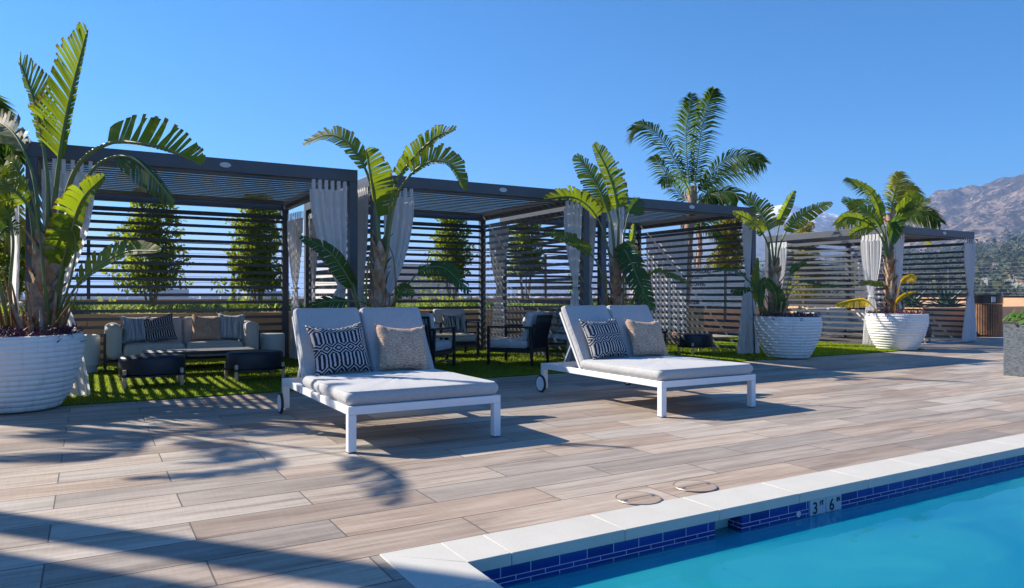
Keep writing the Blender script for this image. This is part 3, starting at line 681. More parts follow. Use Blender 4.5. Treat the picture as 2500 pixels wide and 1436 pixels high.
# ------------------------------------------------------------------ loungers
def lounger(x, y, label):
    W, L = 1.20, 2.0; t = thing('double_lounger', (x, y, 0), label, 'sun lounger', 'white double loungers with grey cushions')
    rl, rh, zt = .05, .058, .322
    def part(nm, fn, mat, bev=.003):
        m = MB(); fn(m); return m.build(nm, mat, t, bevel=bev)
    for (a, c) in ((0, 0), (W - .058, 0)): part('leg', lambda m: m.box(a, a + .058, c, c + .058, .008, zt - rh - .0005), M['white_metal'])
    for (a, c) in ((0, 0), (W - .058, 0)): part('foot_cap', lambda m: m.box(a + .003, a + .055, c + .003, c + .055, 0, .008), M['rubber'])
    for a in (0, W - .058): part('leg', lambda m: m.box(a, a + .058, L - .058, L, .05, zt - rh - .0005), M['white_metal'])
    part('frame', lambda m: (m.box(0, W, 0, rl, zt - rh, zt), m.box(0, W, L - rl, L, zt - rh, zt), m.box(0, rl, rl + .0005, L - rl - .0005, zt - rh, zt), m.box(W - rl, W, rl + .0005, L - rl - .0005, zt - rh, zt),
                             m.box(rl + .001, W - rl - .001, 1.2, 1.24, zt - .05, zt - .01), [m.box(rl + .001, W - rl - .001, .12 + .12 * i, .19 + .12 * i, zt - .03, zt - .012) for i in range(9)]), M['white_metal'])
    for a in (-.032, W + .004):
        w_ = MB(); w_.lathe([(.078, .002), (.094, .004), (.097, .010), (.097, .018), (.094, .024), (.078, .026)], seg=40, axis='X'); wh = w_.build('wheel', M['rubber'], t, loc=(a, L - .03, .097))
        w_ = MB(); w_.lathe([(.0001, .0), (.02, -.002), (.079, .001), (.079, .026), (.0001, .028)], seg=40, axis='X'); w_.build('hub', M['white_metal'], wh)
    # two backrests hinged at 1.22, leaning back
    th = R(57); hy = 1.24
    for k, xa in enumerate((.006, W / 2 + .004)):
        m = MB(); w2 = W / 2 - .012
        Mx = Matrix.Translation((xa, hy, zt - .005)) @ Matrix.Rotation(th, 4, 'X')
        m.box(0, .03, 0, .70, -.02, .005, M_=Mx); m.box(w2 - .03, w2, 0, .70, -.02, .005, M_=Mx); m.box(.031, w2 - .031, .66, .70, -.02, .005, M_=Mx)
        for i in range(5): m.box(.031, w2 - .031, .05 + .12 * i, .12 + .12 * i, -.015, 0, M_=Mx)
        m.build('backrest_frame', M['white_metal'], t)
        c = cushion_mesh(w2 + .004, .72, .085, .035); o = c.build('backrest_cushion', M['cushion'], t, sharp=False)
        o.matrix_local = Matrix.Translation((xa + w2 / 2, hy, zt - .005)) @ Matrix.Rotation(th, 4, 'X') @ Matrix.Translation((0, .02, .006))
        for s in (.05, w2 - .05):
            m = MB(); m.tube([(xa + s, hy + .36 * math.cos(th) + .02, zt + .34 * math.sin(th)), (xa + s, hy + .42, zt - .03)], .009, 6); m.build('prop', M['white_metal'], t)
    c = cushion_mesh(W + .012, 1.245, .098, .045); o = c.build('seat_cushion', M['cushion'], t, sharp=False, loc=(W / 2, 0.012, zt + .003))
    return t
lounger(1.545, 4.90, 'white double lounger nearer the camera, its long shadow reaching towards the pool')
lounger(4.40, 4.93, 'white double lounger farther right, in front of the third cabana')
for (X, Y, nm) in ((1.545, 4.90, 'nearer'), (4.40, 4.93, 'farther')):
    pillow((X + .325, Y + 1.13, .425), .50, .47, M['p_navy'], 'navy pillow with white lattice pattern on the %s lounger' % nm, rz=3, tilt=-26, roll=-3, seed=3, group='patterned navy pillows')
    pillow((X + .865, Y + 1.13, .425), .47, .45, M['p_beige'], 'woven beige pillow on the %s lounger' % nm, rz=-3, tilt=-27, roll=3, seed=5, group='beige pillows')

# ------------------------------------------------------------------ sofas, tables, ottomans, armchairs
def sofa(x, y, w, mat, label):
    t = thing('sofa', (x, y, 0), label, 'sofa', 'low outdoor sofas against the cabana backs'); D = .78
    m = MB(); m.box(0, w, .03, D, .145, .17)
    m.build('frame', M['chair_black'], t)
    for (a, c) in ((-.012, .04), (w - .016, .04), (-.012, D - .05), (w - .016, D - .05)):
        m = MB(); m.box(a, a + .028, c, c + .028, 0, .55 if c < .1 else .5); m.build('leg', M['chair_black'], t, bevel=.003)
    for k in range(2):
        ww = (w - .44) / 2; c = cushion_mesh(ww - .006, .62, .21, .05); c.build('seat_cushion', mat, t, sharp=False, loc=(.22 + ww * (k + .5), .0, .18))
        c = cushion_mesh(ww - .006, .50, .17, .05); o = c.build('back_cushion', mat, t, sharp=False)
        o.matrix_local = Matrix.Translation((.22 + ww * (k + .5), D - .19, .25)) @ Matrix.Rotation(R(82), 4, 'X') @ Matrix.Translation((0, 0, 0))
    for k in range(2):
        c = cushion_mesh(.50, D, .205, .075); o = c.build('arm_cushion', mat, t, sharp=False)
        o.matrix_local = Matrix.Translation((.0 if k == 0 else w - .205, .0, .43)) @ Matrix.Rotation(R(90), 4, 'Y')
    return t
sofa(.20, 11.50, 2.05, M['sofa'], 'long taupe sofa with four pillows under the nearest cabana')
pillow((.62, 11.78, .40), .42, .42, M['p_grey'], 'striped blue grey pillow at the left end of the long taupe sofa', rz=10, tilt=-20, seed=1, group='striped grey pillows')
pillow((.92, 11.72, .40), .44, .44, M['p_navy'], 'black pillow with white lattice pattern on the long taupe sofa', rz=-4, tilt=-24, roll=-9, seed=2, group='patterned navy pillows')
pillow((1.53, 11.75, .40), .44, .42, M['p_beige'], 'beige pillow on the right half of the long taupe sofa', rz=2, tilt=-22, roll=4, seed=6, group='beige pillows')
pillow((1.86, 11.80, .40), .42, .43, M['p_grey'], 'striped blue grey pillow at the right end of the long taupe sofa', rz=-8, tilt=-18, roll=4, seed=7, group='striped grey pillows')
sofa(7.25, 11.35, 2.05, M['sofa_grey'], 'grey sofa under the third cabana, half hidden by slats and the farther lounger')
pillow((7.65, 11.7, .40), .42, .42, M['p_beige'], 'beige pillow seen through the slats on the third cabana sofa', rz=6, tilt=-20, seed=8, group='beige pillows')
pillow((8.05, 11.68, .40), .44, .42, M['p_grey'], 'striped grey pillow seen through the slats on the third cabana sofa', rz=-4, tilt=-22, seed=9, group='striped grey pillows')
sofa(14.85, 11.2, 2.0, M['sofa_grey'], 'grey sofa inside the farthest cabana, seen through its sunlit slats')
def coffee_table(x, y, w, d, h, label):
    t = thing('coffee_table', (x, y, 0), label, 'coffee table')
    m = MB(); n = 7
    for i in range(n): m.box(.02, w - .02, .015 + i * (d - .03) / n, .015 + (i + .86) * (d - .03) / n, h - .02, h)
    m.build('slatted_top', M['metal'] if False else pm('grey_teak', (0.42, 0.41, 0.40), .6, (0.52, 0.51, 0.50), 30), t, bevel=.002)
    m = MB(); m.box(0, w, 0, .02, h - .045, h - .001); m.box(0, w, d - .02, d, h - .045, h - .001); m.box(0, .019, .021, d - .021, h - .045, h - .001); m.box(w - .019, w, .021, d - .021, h - .045, h - .001)
    m.build('frame', M['chair_black'], t)
    for (a, c) in ((.02, .02), (w - .045, .02), (.02, d - .045), (w - .045, d - .045)):
        m = MB(); m.box(a, a + .025, c, c + .025, 0, h - .046); m.build('leg', M['chair_black'], t)
    return t
coffee_table(.62, 10.6, 1.42, .55, .33, 'long low slatted table in front of the taupe sofa')
coffee_table(8.75, 10.2, .5, .5, .42, 'small dark side table under the third cabana')
coffee_table(15.2, 10.3, 1.1, .5, .33, 'low dark table inside the farthest cabana')
def ottoman(x, y, label, rz=0, sx=.36, sy=.27):
    t = thing('ottoman', (x, y, 0), label, 'ottoman', 'dark oval ottomans on pale legs', rz)
    pr = [(0.0001, .155), (.93, .155), (.985, .165), (1.0, .19), (1.0, .325), (.985, .352), (.93, .367), (.75, .373), (.0001, .376)]
    m = MB(); m.lathe([(r_ * 1.0, z) for r_, z in pr], seg=56, sx=sx, sy=sy); m.build('drum', M['navy'], t)
    m = MB(); m.lathe([(.0001, .135), (1.02, .135), (1.02, .154), (.0001, .1545)], seg=56, sx=sx, sy=sy); m.build('base_band', M['chair_black'], t)
    for k in range(4):
        a = R(45 + 90 * k + (8 if k % 2 else -8)); px, py = math.cos(a) * sx * 1.05, math.sin(a) * sy * 1.05
        m = MB(); m.lathe([(.017, 0), (.021, .005), (.021, .215), (.017, .222), (.0001, .223)], (px, py, 0), 16); lg = m.build('leg', M['oak'], t)
        m = MB(); m.lathe([(.0235, .135), (.0235, .168)], (px, py, 0), 16); m.build('leg_collar', M['chair_black'], lg)
    return t
ottoman(.66, 9.66, 'dark navy oval ottoman on pale legs, nearest the big white pot')
ottoman(1.84, 9.72, 'dark navy oval ottoman on pale legs, just left of the nearer lounger', R(12))
ottoman(9.62, 9.85, 'dark ottoman on pale legs under the third cabana', R(5), .34, .26)
ottoman(16.15, 9.55, 'small dark ottoman on the rug of the farthest cabana', R(20), .30, .22)
b = MB(); b.box(0, 1.9, 0, 1.5, .0045, .012); tag(b.build('rug', M['rug'], loc=(15.2, 9.15, 0)), 'pale blue grey patterned rug under the farthest cabana', 'rug')
def stool(x, y, r, h, label, waist=1.0):
    m = MB(); pr = [(.0001, 0), (r * .82, 0), (r * .82, h * .18), (r * waist, h * .2), (r * waist * 1.0, h * .85), (r, h - .02), (r - .015, h), (.0001, h)]
    m.lathe(pr, seg=40); return tag(m.build('side_table', M['plastic_white'], loc=(x, y, .012), bevel=0), label, 'side table', 'white drum side tables')
stool(-.06, 11.75, .20, .52, 'white drum side table between the big pot and the taupe sofa')
stool(2.52, 11.95, .20, .46, 'white drum side table right of the taupe sofa beside the tied curtain', 1.0)
def armchair(x, y, ang, label):
    """faces +Y in its own frame before rotation"""
    t = thing('armchair', (x, y, .012), label, 'armchair', 'black frame armchairs with grey cushions', ang); w, d = .72, .74
    def part(nm, fn, mat, bev=.003): m = MB(); fn(m); return m.build(nm, mat, t, bevel=bev)
    hw = w / 2; p = .04
    for s in (-1, 1):
        a = s * hw - (p if s > 0 else 0)
        part('leg', lambda m: m.box(a, a + p, d / 2 - p, d / 2, 0, .57), M['chair_black'])
        Mx = Matrix.Translation((a, -d / 2 + .02, 0)) @ Matrix.Rotation(R(-3), 4, 'X')
        part('leg', lambda m: m.box(0, p, -p, 0, 0, .58, M_=Mx), M['chair_black'])
        part('armrest', lambda m: m.box(a - .005, a + p + .005, -d / 2 - .03, d / 2 + .005, .572, .60), M['chair_black'])
    part('seat_frame', lambda m: (m.box(-hw + p, hw - p, d / 2 - p, d / 2 - .005, .20, .26), m.box(-hw + p, hw - p, -d / 2 + .01, -d / 2 + .04, .20, .26), m.box(-hw + .004, -hw + p - .004, -d / 2 + .03, d / 2 - p, .20, .25), m.box(hw - p + .004, hw - .004, -d / 2 + .03, d / 2 - p, .20, .25),
                                  [m.box(-hw + p, hw - p, -d / 2 + .08 + .1 * i, -d / 2 + .13 + .1 * i, .235, .25) for i in range(6)]), M['chair_black'], 0)
    Mb = Matrix.Translation((0, -d / 2 + .06, .24)) @ Matrix.Rotation(R(14), 4, 'X')
    part('backrest_frame', lambda m: (m.box(-hw + .045, -hw + .075, -.03, 0, 0, .55, M_=Mb), m.box(hw - .075, hw - .045, -.03, 0, 0, .55, M_=Mb), m.box(-hw + .0755, hw - .0755, -.03, 0, .52, .55, M_=Mb)), M['chair_black'])
    def ropes(m):
        for i in range(30):
            xx = -hw + .09 + i * (w - .18) / 29
            m.tube([Mb @ Vector((xx, -.034, .01)), Mb @ Vector((xx, -.034, .44))], .0092, 6, cap=False); 
            if i % 2 == 0: m.tube([Mb @ Vector((xx, -.034, .44)), Mb @ Vector((xx, -.030, .53))], .006, 5, cap=False)
    part('rope_back', ropes, M['rope'], 0)
    c = cushion_mesh(w - .10, .66, .13, .045); c.build('seat_cushion', M['sofa_grey'], t, sharp=False, loc=(0, -.28, .262))
    c = cushion_mesh(w - .12, .46, .12, .04); o = c.build('back_cushion', M['sofa_grey'], t, sharp=False)
    o.matrix_local = Matrix.Translation((0, -.14, .38)) @ Matrix.Rotation(R(104), 4, 'X') @ Matrix.Translation((0, 0, 0))
    return t
A1 = math.atan2(-.76, .65); armchair(4.28, 9.98, A1, 'black rope back armchair seen from behind, right beside the nearer lounger backrest')
A2 = math.atan2(.6, .8); armchair(5.80, 9.80, A2, 'black armchair seen from its side, seat facing left, between the two loungers')
A3 = math.atan2(-.15, -1) ; armchair(5.62, 11.75, math.pi + R(-8), 'armchair at the back of the second cabana with a striped pillow on it')
pillow((5.60, 11.72, .42), .42, .34, M['p_black'], 'black and white striped pillow on the armchair at the back of the second cabana', rz=-8, tilt=-14, seed=11)
pillow((5.86, 9.62, .41), .36, .34, M['navy'], 'small dark navy pillow on the armchair facing left', rz=37 + 180, tilt=-18, seed=12)
t = thing('round_table', (5.02, 10.75, .012), 'low round table between the armchairs of the second cabana', 'round table')
b = MB(); b.lathe([(.0001, .40), (.32, .40), (.33, .41), (.33, .425), (.32, .43), (.0001, .43)], seg=48); b.build('top', pm('pale_stone_top', (0.45, 0.42, 0.30), .4), t)
b = MB(); b.lathe([(.16, 0), (.16, .012), (.03, .03), (.03, .395), (.10, .399)], seg=32); b.build('pedestal', M['chair_black'], t)

# ------------------------------------------------------------------ plant kit
def leaf_mesh(pts, t0=.45, wl=.2, wr=.2, face=None, fold=20, mat_i=0, seed=0, n=34, tear=.5, r0=.016, beta=30, droop=.25, curl=0.0, gapk=.12, tipw=.12):
    """one big leaf: petiole + midrib tube and torn blade on both sides. pts world points."""
    n = max(3, int(n * .78)); wl *= 1.22; wr *= 1.22; r = random.Random(seed); C = spline(pts, 48); m = MB(); N = len(C) - 1
    rad = [r0 * (1 - .8 * (i / N)) + .0015 for i in range(N + 1)]
    m.tube(C, rad, 6, 1)
    face = Vector(face) if face is not None else -FW + Vector((0, 0, .3))
    def smp(t): k = t * N; i = min(int(k), N - 1); return C[i].lerp(C[i + 1], k - i)
    for side, w in ((-1, wl), (1, wr)):
        if w <= 0: continue
        joined = None; gaps = [r.random() < tear * .75 for _ in range(n + 1)]; pass
        for k in range(n):
            ta = t0 + (1 - t0) * k / n; tb = t0 + (1 - t0) * (k + 1) / n
            pa, pb = smp(ta), smp(tb); pit = (pb - pa).length; fo = R(fold + r.uniform(-8, 8)); fr = []
            for tt in (ta, tb):
                T = (smp(min(1, tt + .03)) - smp(max(0, tt - .03))).normalized(); Nn = face - T * face.dot(T)
                if Nn.length < 1e-3: Nn = Vector((0, 0, 1)) - T * T.z
                Nn.normalize(); S = T.cross(Nn) * side; fr.append((T, Nn, S * math.cos(fo) + Nn * math.sin(fo)))
            def wid(t): 
                q = (t - t0) / (1 - t0); return w * (max(0, math.sin(math.pi * min(1, (q * .92 + .06)))) ** .42) * (1 - .35 * q) if q < .985 else w * tipw
            be = R(beta + 25 * (k / n) ** 2 + r.uniform(-3, 3))
            g0 = gaps[k]; g1 = gaps[k + 1]; big = r.random() < .25; dj = r.uniform(-.18, .18) if (g0 or g1) else 0
            rows = []
            ss = (0, .35, .7, 1.0)
            for s in ss:
                row = []
                for (p_, tt, gp, sg, (T, Nn, S)) in ((pa, ta, g0, 1, fr[0]), (pb, tb, g1, -1, fr[1])):
                    wv = wid(tt); ln = wv * s * (1 + dj * .5 * (s > .5))
                    dr = droop * wv * s * s + (curl * r.random() * s * s * wv if gp else 0)
                    q = p_ + S * (ln * math.cos(be)) + T * (ln * math.sin(be)) + Vector((0, 0, -dr)) + Nn * (dj * wv * s * s * .8)
                    if gp: q = q + T * (sg * pit * (gapk * .15 + .06 * s * s + (.16 * s if big else 0)) * (1 if s > 0 else 0))
                    row.append(q)
                rows.append(row)
            vs = [p for row in rows for p in row]; uv = [(s_, tt) for s_ in ss for tt in (k / n, (k + 1) / n)]
            fs = [(2 * i, 2 * i + 1, 2 * i + 3, 2 * i + 2) for i in range(3)]
            m.add(vs, fs, 0, uv, True)
    return m
def frond_mesh(pts, ln=.45, n=46, face=None, seed=0, wid=.016, beta=36, lift=10, droop=.8, t0=.15, r0=.012):
    r = random.Random(seed); C = spline(pts, 40); N = 40; m = MB(); n = int(n * 1.3)
    m.tube(C, [r0 * (1 - .85 * i / N) + .001 for i in range(N + 1)], 5, 1)
    face = Vector(face) if face is not None else -FW + Vector((0, 0, .4))
    for side in (1, -1):
        for k in range(n):
            t = t0 + (.97 - t0) * (k + .5 * (side > 0)) / n; kk = t * N; i = min(int(kk), N - 1); p = C[i].lerp(C[i + 1], kk - i); T = (C[i + 1] - C[i]).normalized()
            Nn = face - T * face.dot(T); Nn.normalize(); q = (t - t0) / (1 - t0)
            L_ = ln * (math.sin(math.pi * (q * .84 + .12)) ** .8) * r.uniform(.85, 1.08)
            be = R(beta + 14 * q + r.uniform(-7, 7)); fo = R(lift + r.uniform(-14, 14)); S = T.cross(Nn) * side
            D = (S * math.cos(fo) + Nn * math.sin(fo)) * math.cos(be) + T * math.sin(be); Wd = D.cross(Nn).normalized() * wid
            P = [p, p + D * L_ * .5 - Vector((0, 0, droop * L_ * .18)), p + D * L_ - Vector((0, 0, droop * L_ * .7))]
            m.add([P[0] - Wd * .5, P[0] + Wd * .5, P[1] + Wd, P[1] - Wd, P[2]], [(0, 1, 2, 3), (3, 2, 4)], 0, [(0, q), (0, q), (.5, q), (.5, q), (1, q)])
    return m
def localise(m, org):
    o = Vector(org); m.v = [(v[0] - o.x, v[1] - o.y, v[2] - o.z) for v in m.v]; return m
def pot(x, y, label, rt=.545, h=.70, rb=.34, seed=0):
    t = thing('planter', (x, y, .0), label, 'planter', 'white ribbed bowl planters'); r = random.Random(seed); m = MB(); pr = [(.0001, .012), (rb * .92, .012)]
    k = 14
    for i in range(k):
        for s in range(6):
            z = (i + s / 6) / k; env = rb + (rt - rb) * (1 - (1 - z) ** 2.1); env *= 1.0 - .03 * max(0, z - .85) / .15
            bul = .010 * math.sin(math.pi * (s + .5) / 6) - (.006 if s == 0 else 0)
            pr.append((env + bul + r.uniform(-.0015, .0015), .012 + z * h))
    pr += [(rt * .985, h + .012), (rt * .985 - .012, h + .02), (rt * .985 - .035, h + .018), (rt - .06, h - .06)]
    m.lathe(pr, seg=72)
    for i, v in enumerate(m.v):
        a = math.atan2(v[1], v[0]); f = 1 + .004 * math.sin(3 * a + v[2] * 9) + .003 * math.sin(7 * a - v[2] * 31); m.v[i] = (v[0] * f, v[1] * f, v[2] + .003 * math.sin(2 * a + 1.3))
    m.build('bowl', M['pot'], t)
    m = MB(); m.lathe([(.0001, h - .03), (rt * .6, h - .035), (rt - .05, h - .05)], seg=40); m.build('soil', M['soil'], t)
    return t
def ground_cover(x, y, z, rad, label, n=260, mat='purple', seed=0, ln=.16):
    r = random.Random(seed); m = MB()
    for _ in range(n):
        a = r.random() * 6.28; d = rad * math.sqrt(r.random()); p = Vector((d * math.cos(a), d * math.sin(a), 0)); out = Vector((math.cos(a), math.sin(a), 0))
        q = p + out * r.uniform(-.02, .10) + Vector((0, 0, r.uniform(.02, .12))); e = q + Vector((r.uniform(-.08, .08), r.uniform(-.08, .08), r.uniform(-.07, .03)))
        m.tube([p, q, e], [.004, .0035, .002], 4, cap=False)
        for _k in range(3):
            c = p.lerp(q, r.random()) if r.random() < .5 else q.lerp(e, r.random()); dv = Vector((r.uniform(-1, 1), r.uniform(-1, 1), r.uniform(-.2, 1))).normalized() * ln * r.uniform(.25, .5); s_ = dv.cross(Vector((r.uniform(-1, 1), r.uniform(-1, 1), 1))).normalized() * .009
            m.add([c - s_, c + s_, c + dv], [(0, 1, 2)])
    return tag(m.build('ground_cover', M[mat], loc=(x, y, z)), label, 'ground cover', kind='stuff')
def sheath_trunk(t, org, base, top, r0, r1, seed=0, n=22, mat='bark_red'):
    n = 30
    m = MB(); r = random.Random(seed); A = Vector(base); B = Vector(top); C = [A.lerp(B, k / 12) + Vector((.012 * math.sin(k * 1.7), .012 * math.cos(k * 2.1), 0)) for k in range(13)]
    m.tube(C, [r0 + (r1 - r0) * k / 12 + .012 * (k % 2) for k in range(13)], 12)
    for k in range(n):                 # overlapping old leaf sheaths
        f = k / n; p = A.lerp(B, f); a = k * 2.4 + r.uniform(-.3, .3); o = Vector((math.cos(a), math.sin(a), 0)); rr = r0 + (r1 - r0) * f; side = Vector((-o.y, o.x, 0)); L_ = r.uniform(.16, .36)
        rows = []
        for s in range(5):
            q = s / 4; wv = rr * (1.15 - .95 * q ** 1.5); off = rr * (1.0 + .25 * q) + .07 * q * q * r.uniform(.3, 1.3)
            c = p + o * off + Vector((0, 0, L_ * q)); rows += [c - side * wv - o * rr * .35 * (1 - q), c + o * .014, c + side * wv - o * rr * .35 * (1 - q)]
        fs = [(3 * i + j, 3 * i + j + 1, 3 * i + j + 4, 3 * i + j + 3) for i in range(4) for j in range(2)]
        m.add(rows, fs, r.choice((0, 0, 1)), None, True)
    for k in range(16):                # cut and dried stems flaring from the foot
        a = k * 2.4 + seed; o = Vector((math.cos(a), math.sin(a), 0)); h_ = r.uniform(.18, .55); p = A + o * r0 * r.uniform(.8, 1.6); q = p + o * h_ * r.uniform(.15, .5) + Vector((0, 0, h_))
        m.tube([p - Vector((0, 0, .05)), p.lerp(q, .5) + o * .015, q], [.024, .018, r.choice((.004, .012))], 6, r.choice((0, 0, 1)))
    return localise(m, org).build('trunk', [M[mat], M['bark']], t)

def banana(label, x, y, D, trunk, leaves, seed=0, mat='leaf', r0=.07, r1=.05, name='banana_plant', zb=.66):
    """leaves: list of dict(p=[(px,py,dd)...], ...) traced outlines; D distance of the plant"""
    org = Vector((x, y, zb)); t = thing(name, org, label, 'plant', 'big leaved plants in white pots')
    if trunk: sheath_trunk(t, org, at(trunk[0], trunk[1], D), at(trunk[2], trunk[3], D), r0, r1, seed)
    for k, L_ in enumerate(leaves):
        L_ = dict(L_); P = L_.pop('p'); mt = L_.pop('mat', mat); pt = L_.pop('pet', 'petiole'); lab = L_.pop('label', None)
        pts = [at(q[0], q[1], D + (q[2] if len(q) > 2 else 0)) for q in P]
        L_.setdefault('seed', seed * 31 + k)
        o = localise(leaf_mesh(pts, **L_), org).build('leaf', [M[mt], M[pt]], t, sharp=False)
        if lab: o['label'] = lab
    return t
CF = tuple(-FW); UPF = (0, 0, 1)
def fc(rgt, up, fwd=-1.0): return tuple(RT * rgt + UP * up + FW * fwd)

# plant 1: the big one at the left
PX = [(-.60, 8.42), (3.07, 8.50), (6.62, 8.55), (10.42, 8.48), (13.78, 8.62)]
pot(PX[0][0], PX[0][1], 'white ribbed bowl planter at the left edge of the picture, largest in view', .57, .70, .36, 1)
D1 = 7.15
banana('tall plant with huge torn leaves in the leftmost white pot', PX[0][0], PX[0][1], D1, (105, 830, 118, 590), [
    dict(p=[(120, 640), (135, 480, 0), (148, 370, -.1), (172, 240, -.15), (214, 74, -.2)], t0=.46, wl=.37, wr=.07, face=fc(.1, 0), fold=4, beta=38, tear=.7, r0=.028, n=40, droop=.08),
    dict(p=[(112, 640), (118, 480), (108, 370, .1), (85, 250, .15), (47, 148, .2)], t0=.52, wl=.07, wr=.29, face=fc(-.1, 0), fold=8, beta=34, tear=.7, r0=.024, n=34, droop=.05),
    dict(p=[(135, 640), (150, 520), (190, 405, -.2), (262, 352, -.35), (340, 350, -.5), (420, 370, -.6), (490, 403, -.7)], t0=.50, wl=.26, wr=.03, face=fc(0, .2), fold=18, beta=24, tear=.85, r0=.028, n=34, droop=-.05),
    dict(p=[(140, 650), (165, 530, -.1), (215, 430, -.3), (262, 388, -.4), (320, 385, -.5), (370, 425, -.6), (425, 492, -.7)], t0=.55, wl=.10, wr=.14, face=fc(-.3, .6, -.7), fold=-25, tear=.6, r0=.022, n=26, droop=.5, mat='leaf_dark'),
    dict(p=[(135, 760), (150, 660, -.2), (170, 580, -.35), (200, 490, -.5), (255, 430, -.6)], t0=.28, wl=.22, wr=.08, face=fc(.3, .1), fold=12, beta=20, tear=.55, r0=.018, n=28, droop=.35),
    dict(p=[(140, 800), (165, 735, -.2), (210, 672, -.5), (300, 618, -.8), (390, 612, -1.0)], t0=.40, wl=.15, wr=.05, face=fc(.1, .3, -1), fold=6, beta=22, tear=.12, r0=.014, n=26, droop=.1),
    dict(p=[(95, 650), (90, 480, .1), (60, 370, .3), (10, 305, .5), (-60, 290, .7)], t0=.5, wl=.2, wr=.16, face=fc(0, .5, -.8), fold=10, tear=.9, n=24, mat='leaf_dry', droop=-.2, r0=.022, curl=.5, gapk=.3),
    dict(p=[(90, 680), (75, 520, .2), (50, 430, .3), (25, 400, .35), (12, 470, .4)], t0=.5, wl=.18, wr=.14, face=fc(-.2, .2), fold=6, tear=.12, n=20, r0=.018),
    dict(p=[(100, 660), (85, 540, -.1), (40, 470, -.2), (-30, 440, -.2)], t0=.5, wl=.2, wr=.16, face=fc(0, .6, -.7), fold=10, tear=.5, n=22, r0=.02),
    dict(p=[(130, 800), (150, 700, -.1), (160, 620, -.2), (160, 560, -.2)], t0=.55, wl=.09, wr=.07, face=fc(.1, 0), fold=15, tear=.1, n=16, mat='leaf_dark', r0=.014),
    dict(p=[(125, 820), (110, 700, -.2), (95, 560, -.25), (75, 470, -.3), (40, 430, -.3)], t0=.82, wl=.09, wr=.09, tear=.6, n=14, mat='leaf', r0=.018, pet='petiole'),
    dict(p=[(130, 800), (170, 690, -.3), (185, 600, -.35), (170, 540, -.4)], t0=.6, wl=.12, wr=.06, face=fc(.5, 0), fold=20, tear=.3, n=16, r0=.012),
    dict(p=[(150, 810), (175, 750, -.3), (195, 690, -.4)], t0=.96, wl=.01, wr=.01, n=4, r0=.012, pet='petiole_red'),
    dict(p=[(120, 815), (150, 770, -.35), (172, 740, -.5)], t0=.96, wl=.01, wr=.01, n=4, r0=.016, pet='petiole_red'),
    dict(p=[(80, 815), (70, 740, -.2), (60, 690, -.3)], t0=.96, wl=.01, wr=.01, n=4, r0=.016, pet='petiole_red'),
    ], seed=1, r0=.105, r1=.085)
banana('lower clump of stems sharing the leftmost pot, cut by the picture edge', PX[0][0] - .25, PX[0][1] - .05, D1, None, [
    dict(p=[(25, 815), (5, 720, -.1), (-25, 600, -.2), (-80, 520, -.2)], t0=.6, wl=.2, wr=.2, tear=.4, r0=.022),
    dict(p=[(30, 815), (25, 700, -.1), (32, 580, -.15), (10, 500, -.2), (-40, 470, -.2)], t0=.62, wl=.16, wr=.16, tear=.6, n=22, r0=.018),
    dict(p=[(10, 815), (-5, 740, -.3), (-20, 690, -.4)], t0=.97, wl=.01, wr=.01, n=4, r0=.022, pet='petiole_red'),
    dict(p=[(35, 815), (25, 730, -.3), (5, 660, -.4)], t0=.97, wl=.01, wr=.01, n=4, r0=.02, pet='petiole_red'),
    dict(p=[(45, 815), (38, 740, -.25), (28, 690, -.3)], t0=.97, wl=.01, wr=.01, n=4, r0=.018, pet='petiole_red'),
    dict(p=[(0, 815), (-20, 640, 0), (10, 560, 0), (45, 560, 0)], t0=.6, wl=.12, wr=.1, tear=.4, n=18, r0=.014, mat='leaf_dark'),
    ], seed=2)
ground_cover(PX[0][0], PX[0][1], .66, .50, 'purple trailing leaves round the stems in the leftmost pot', 420, seed=1)

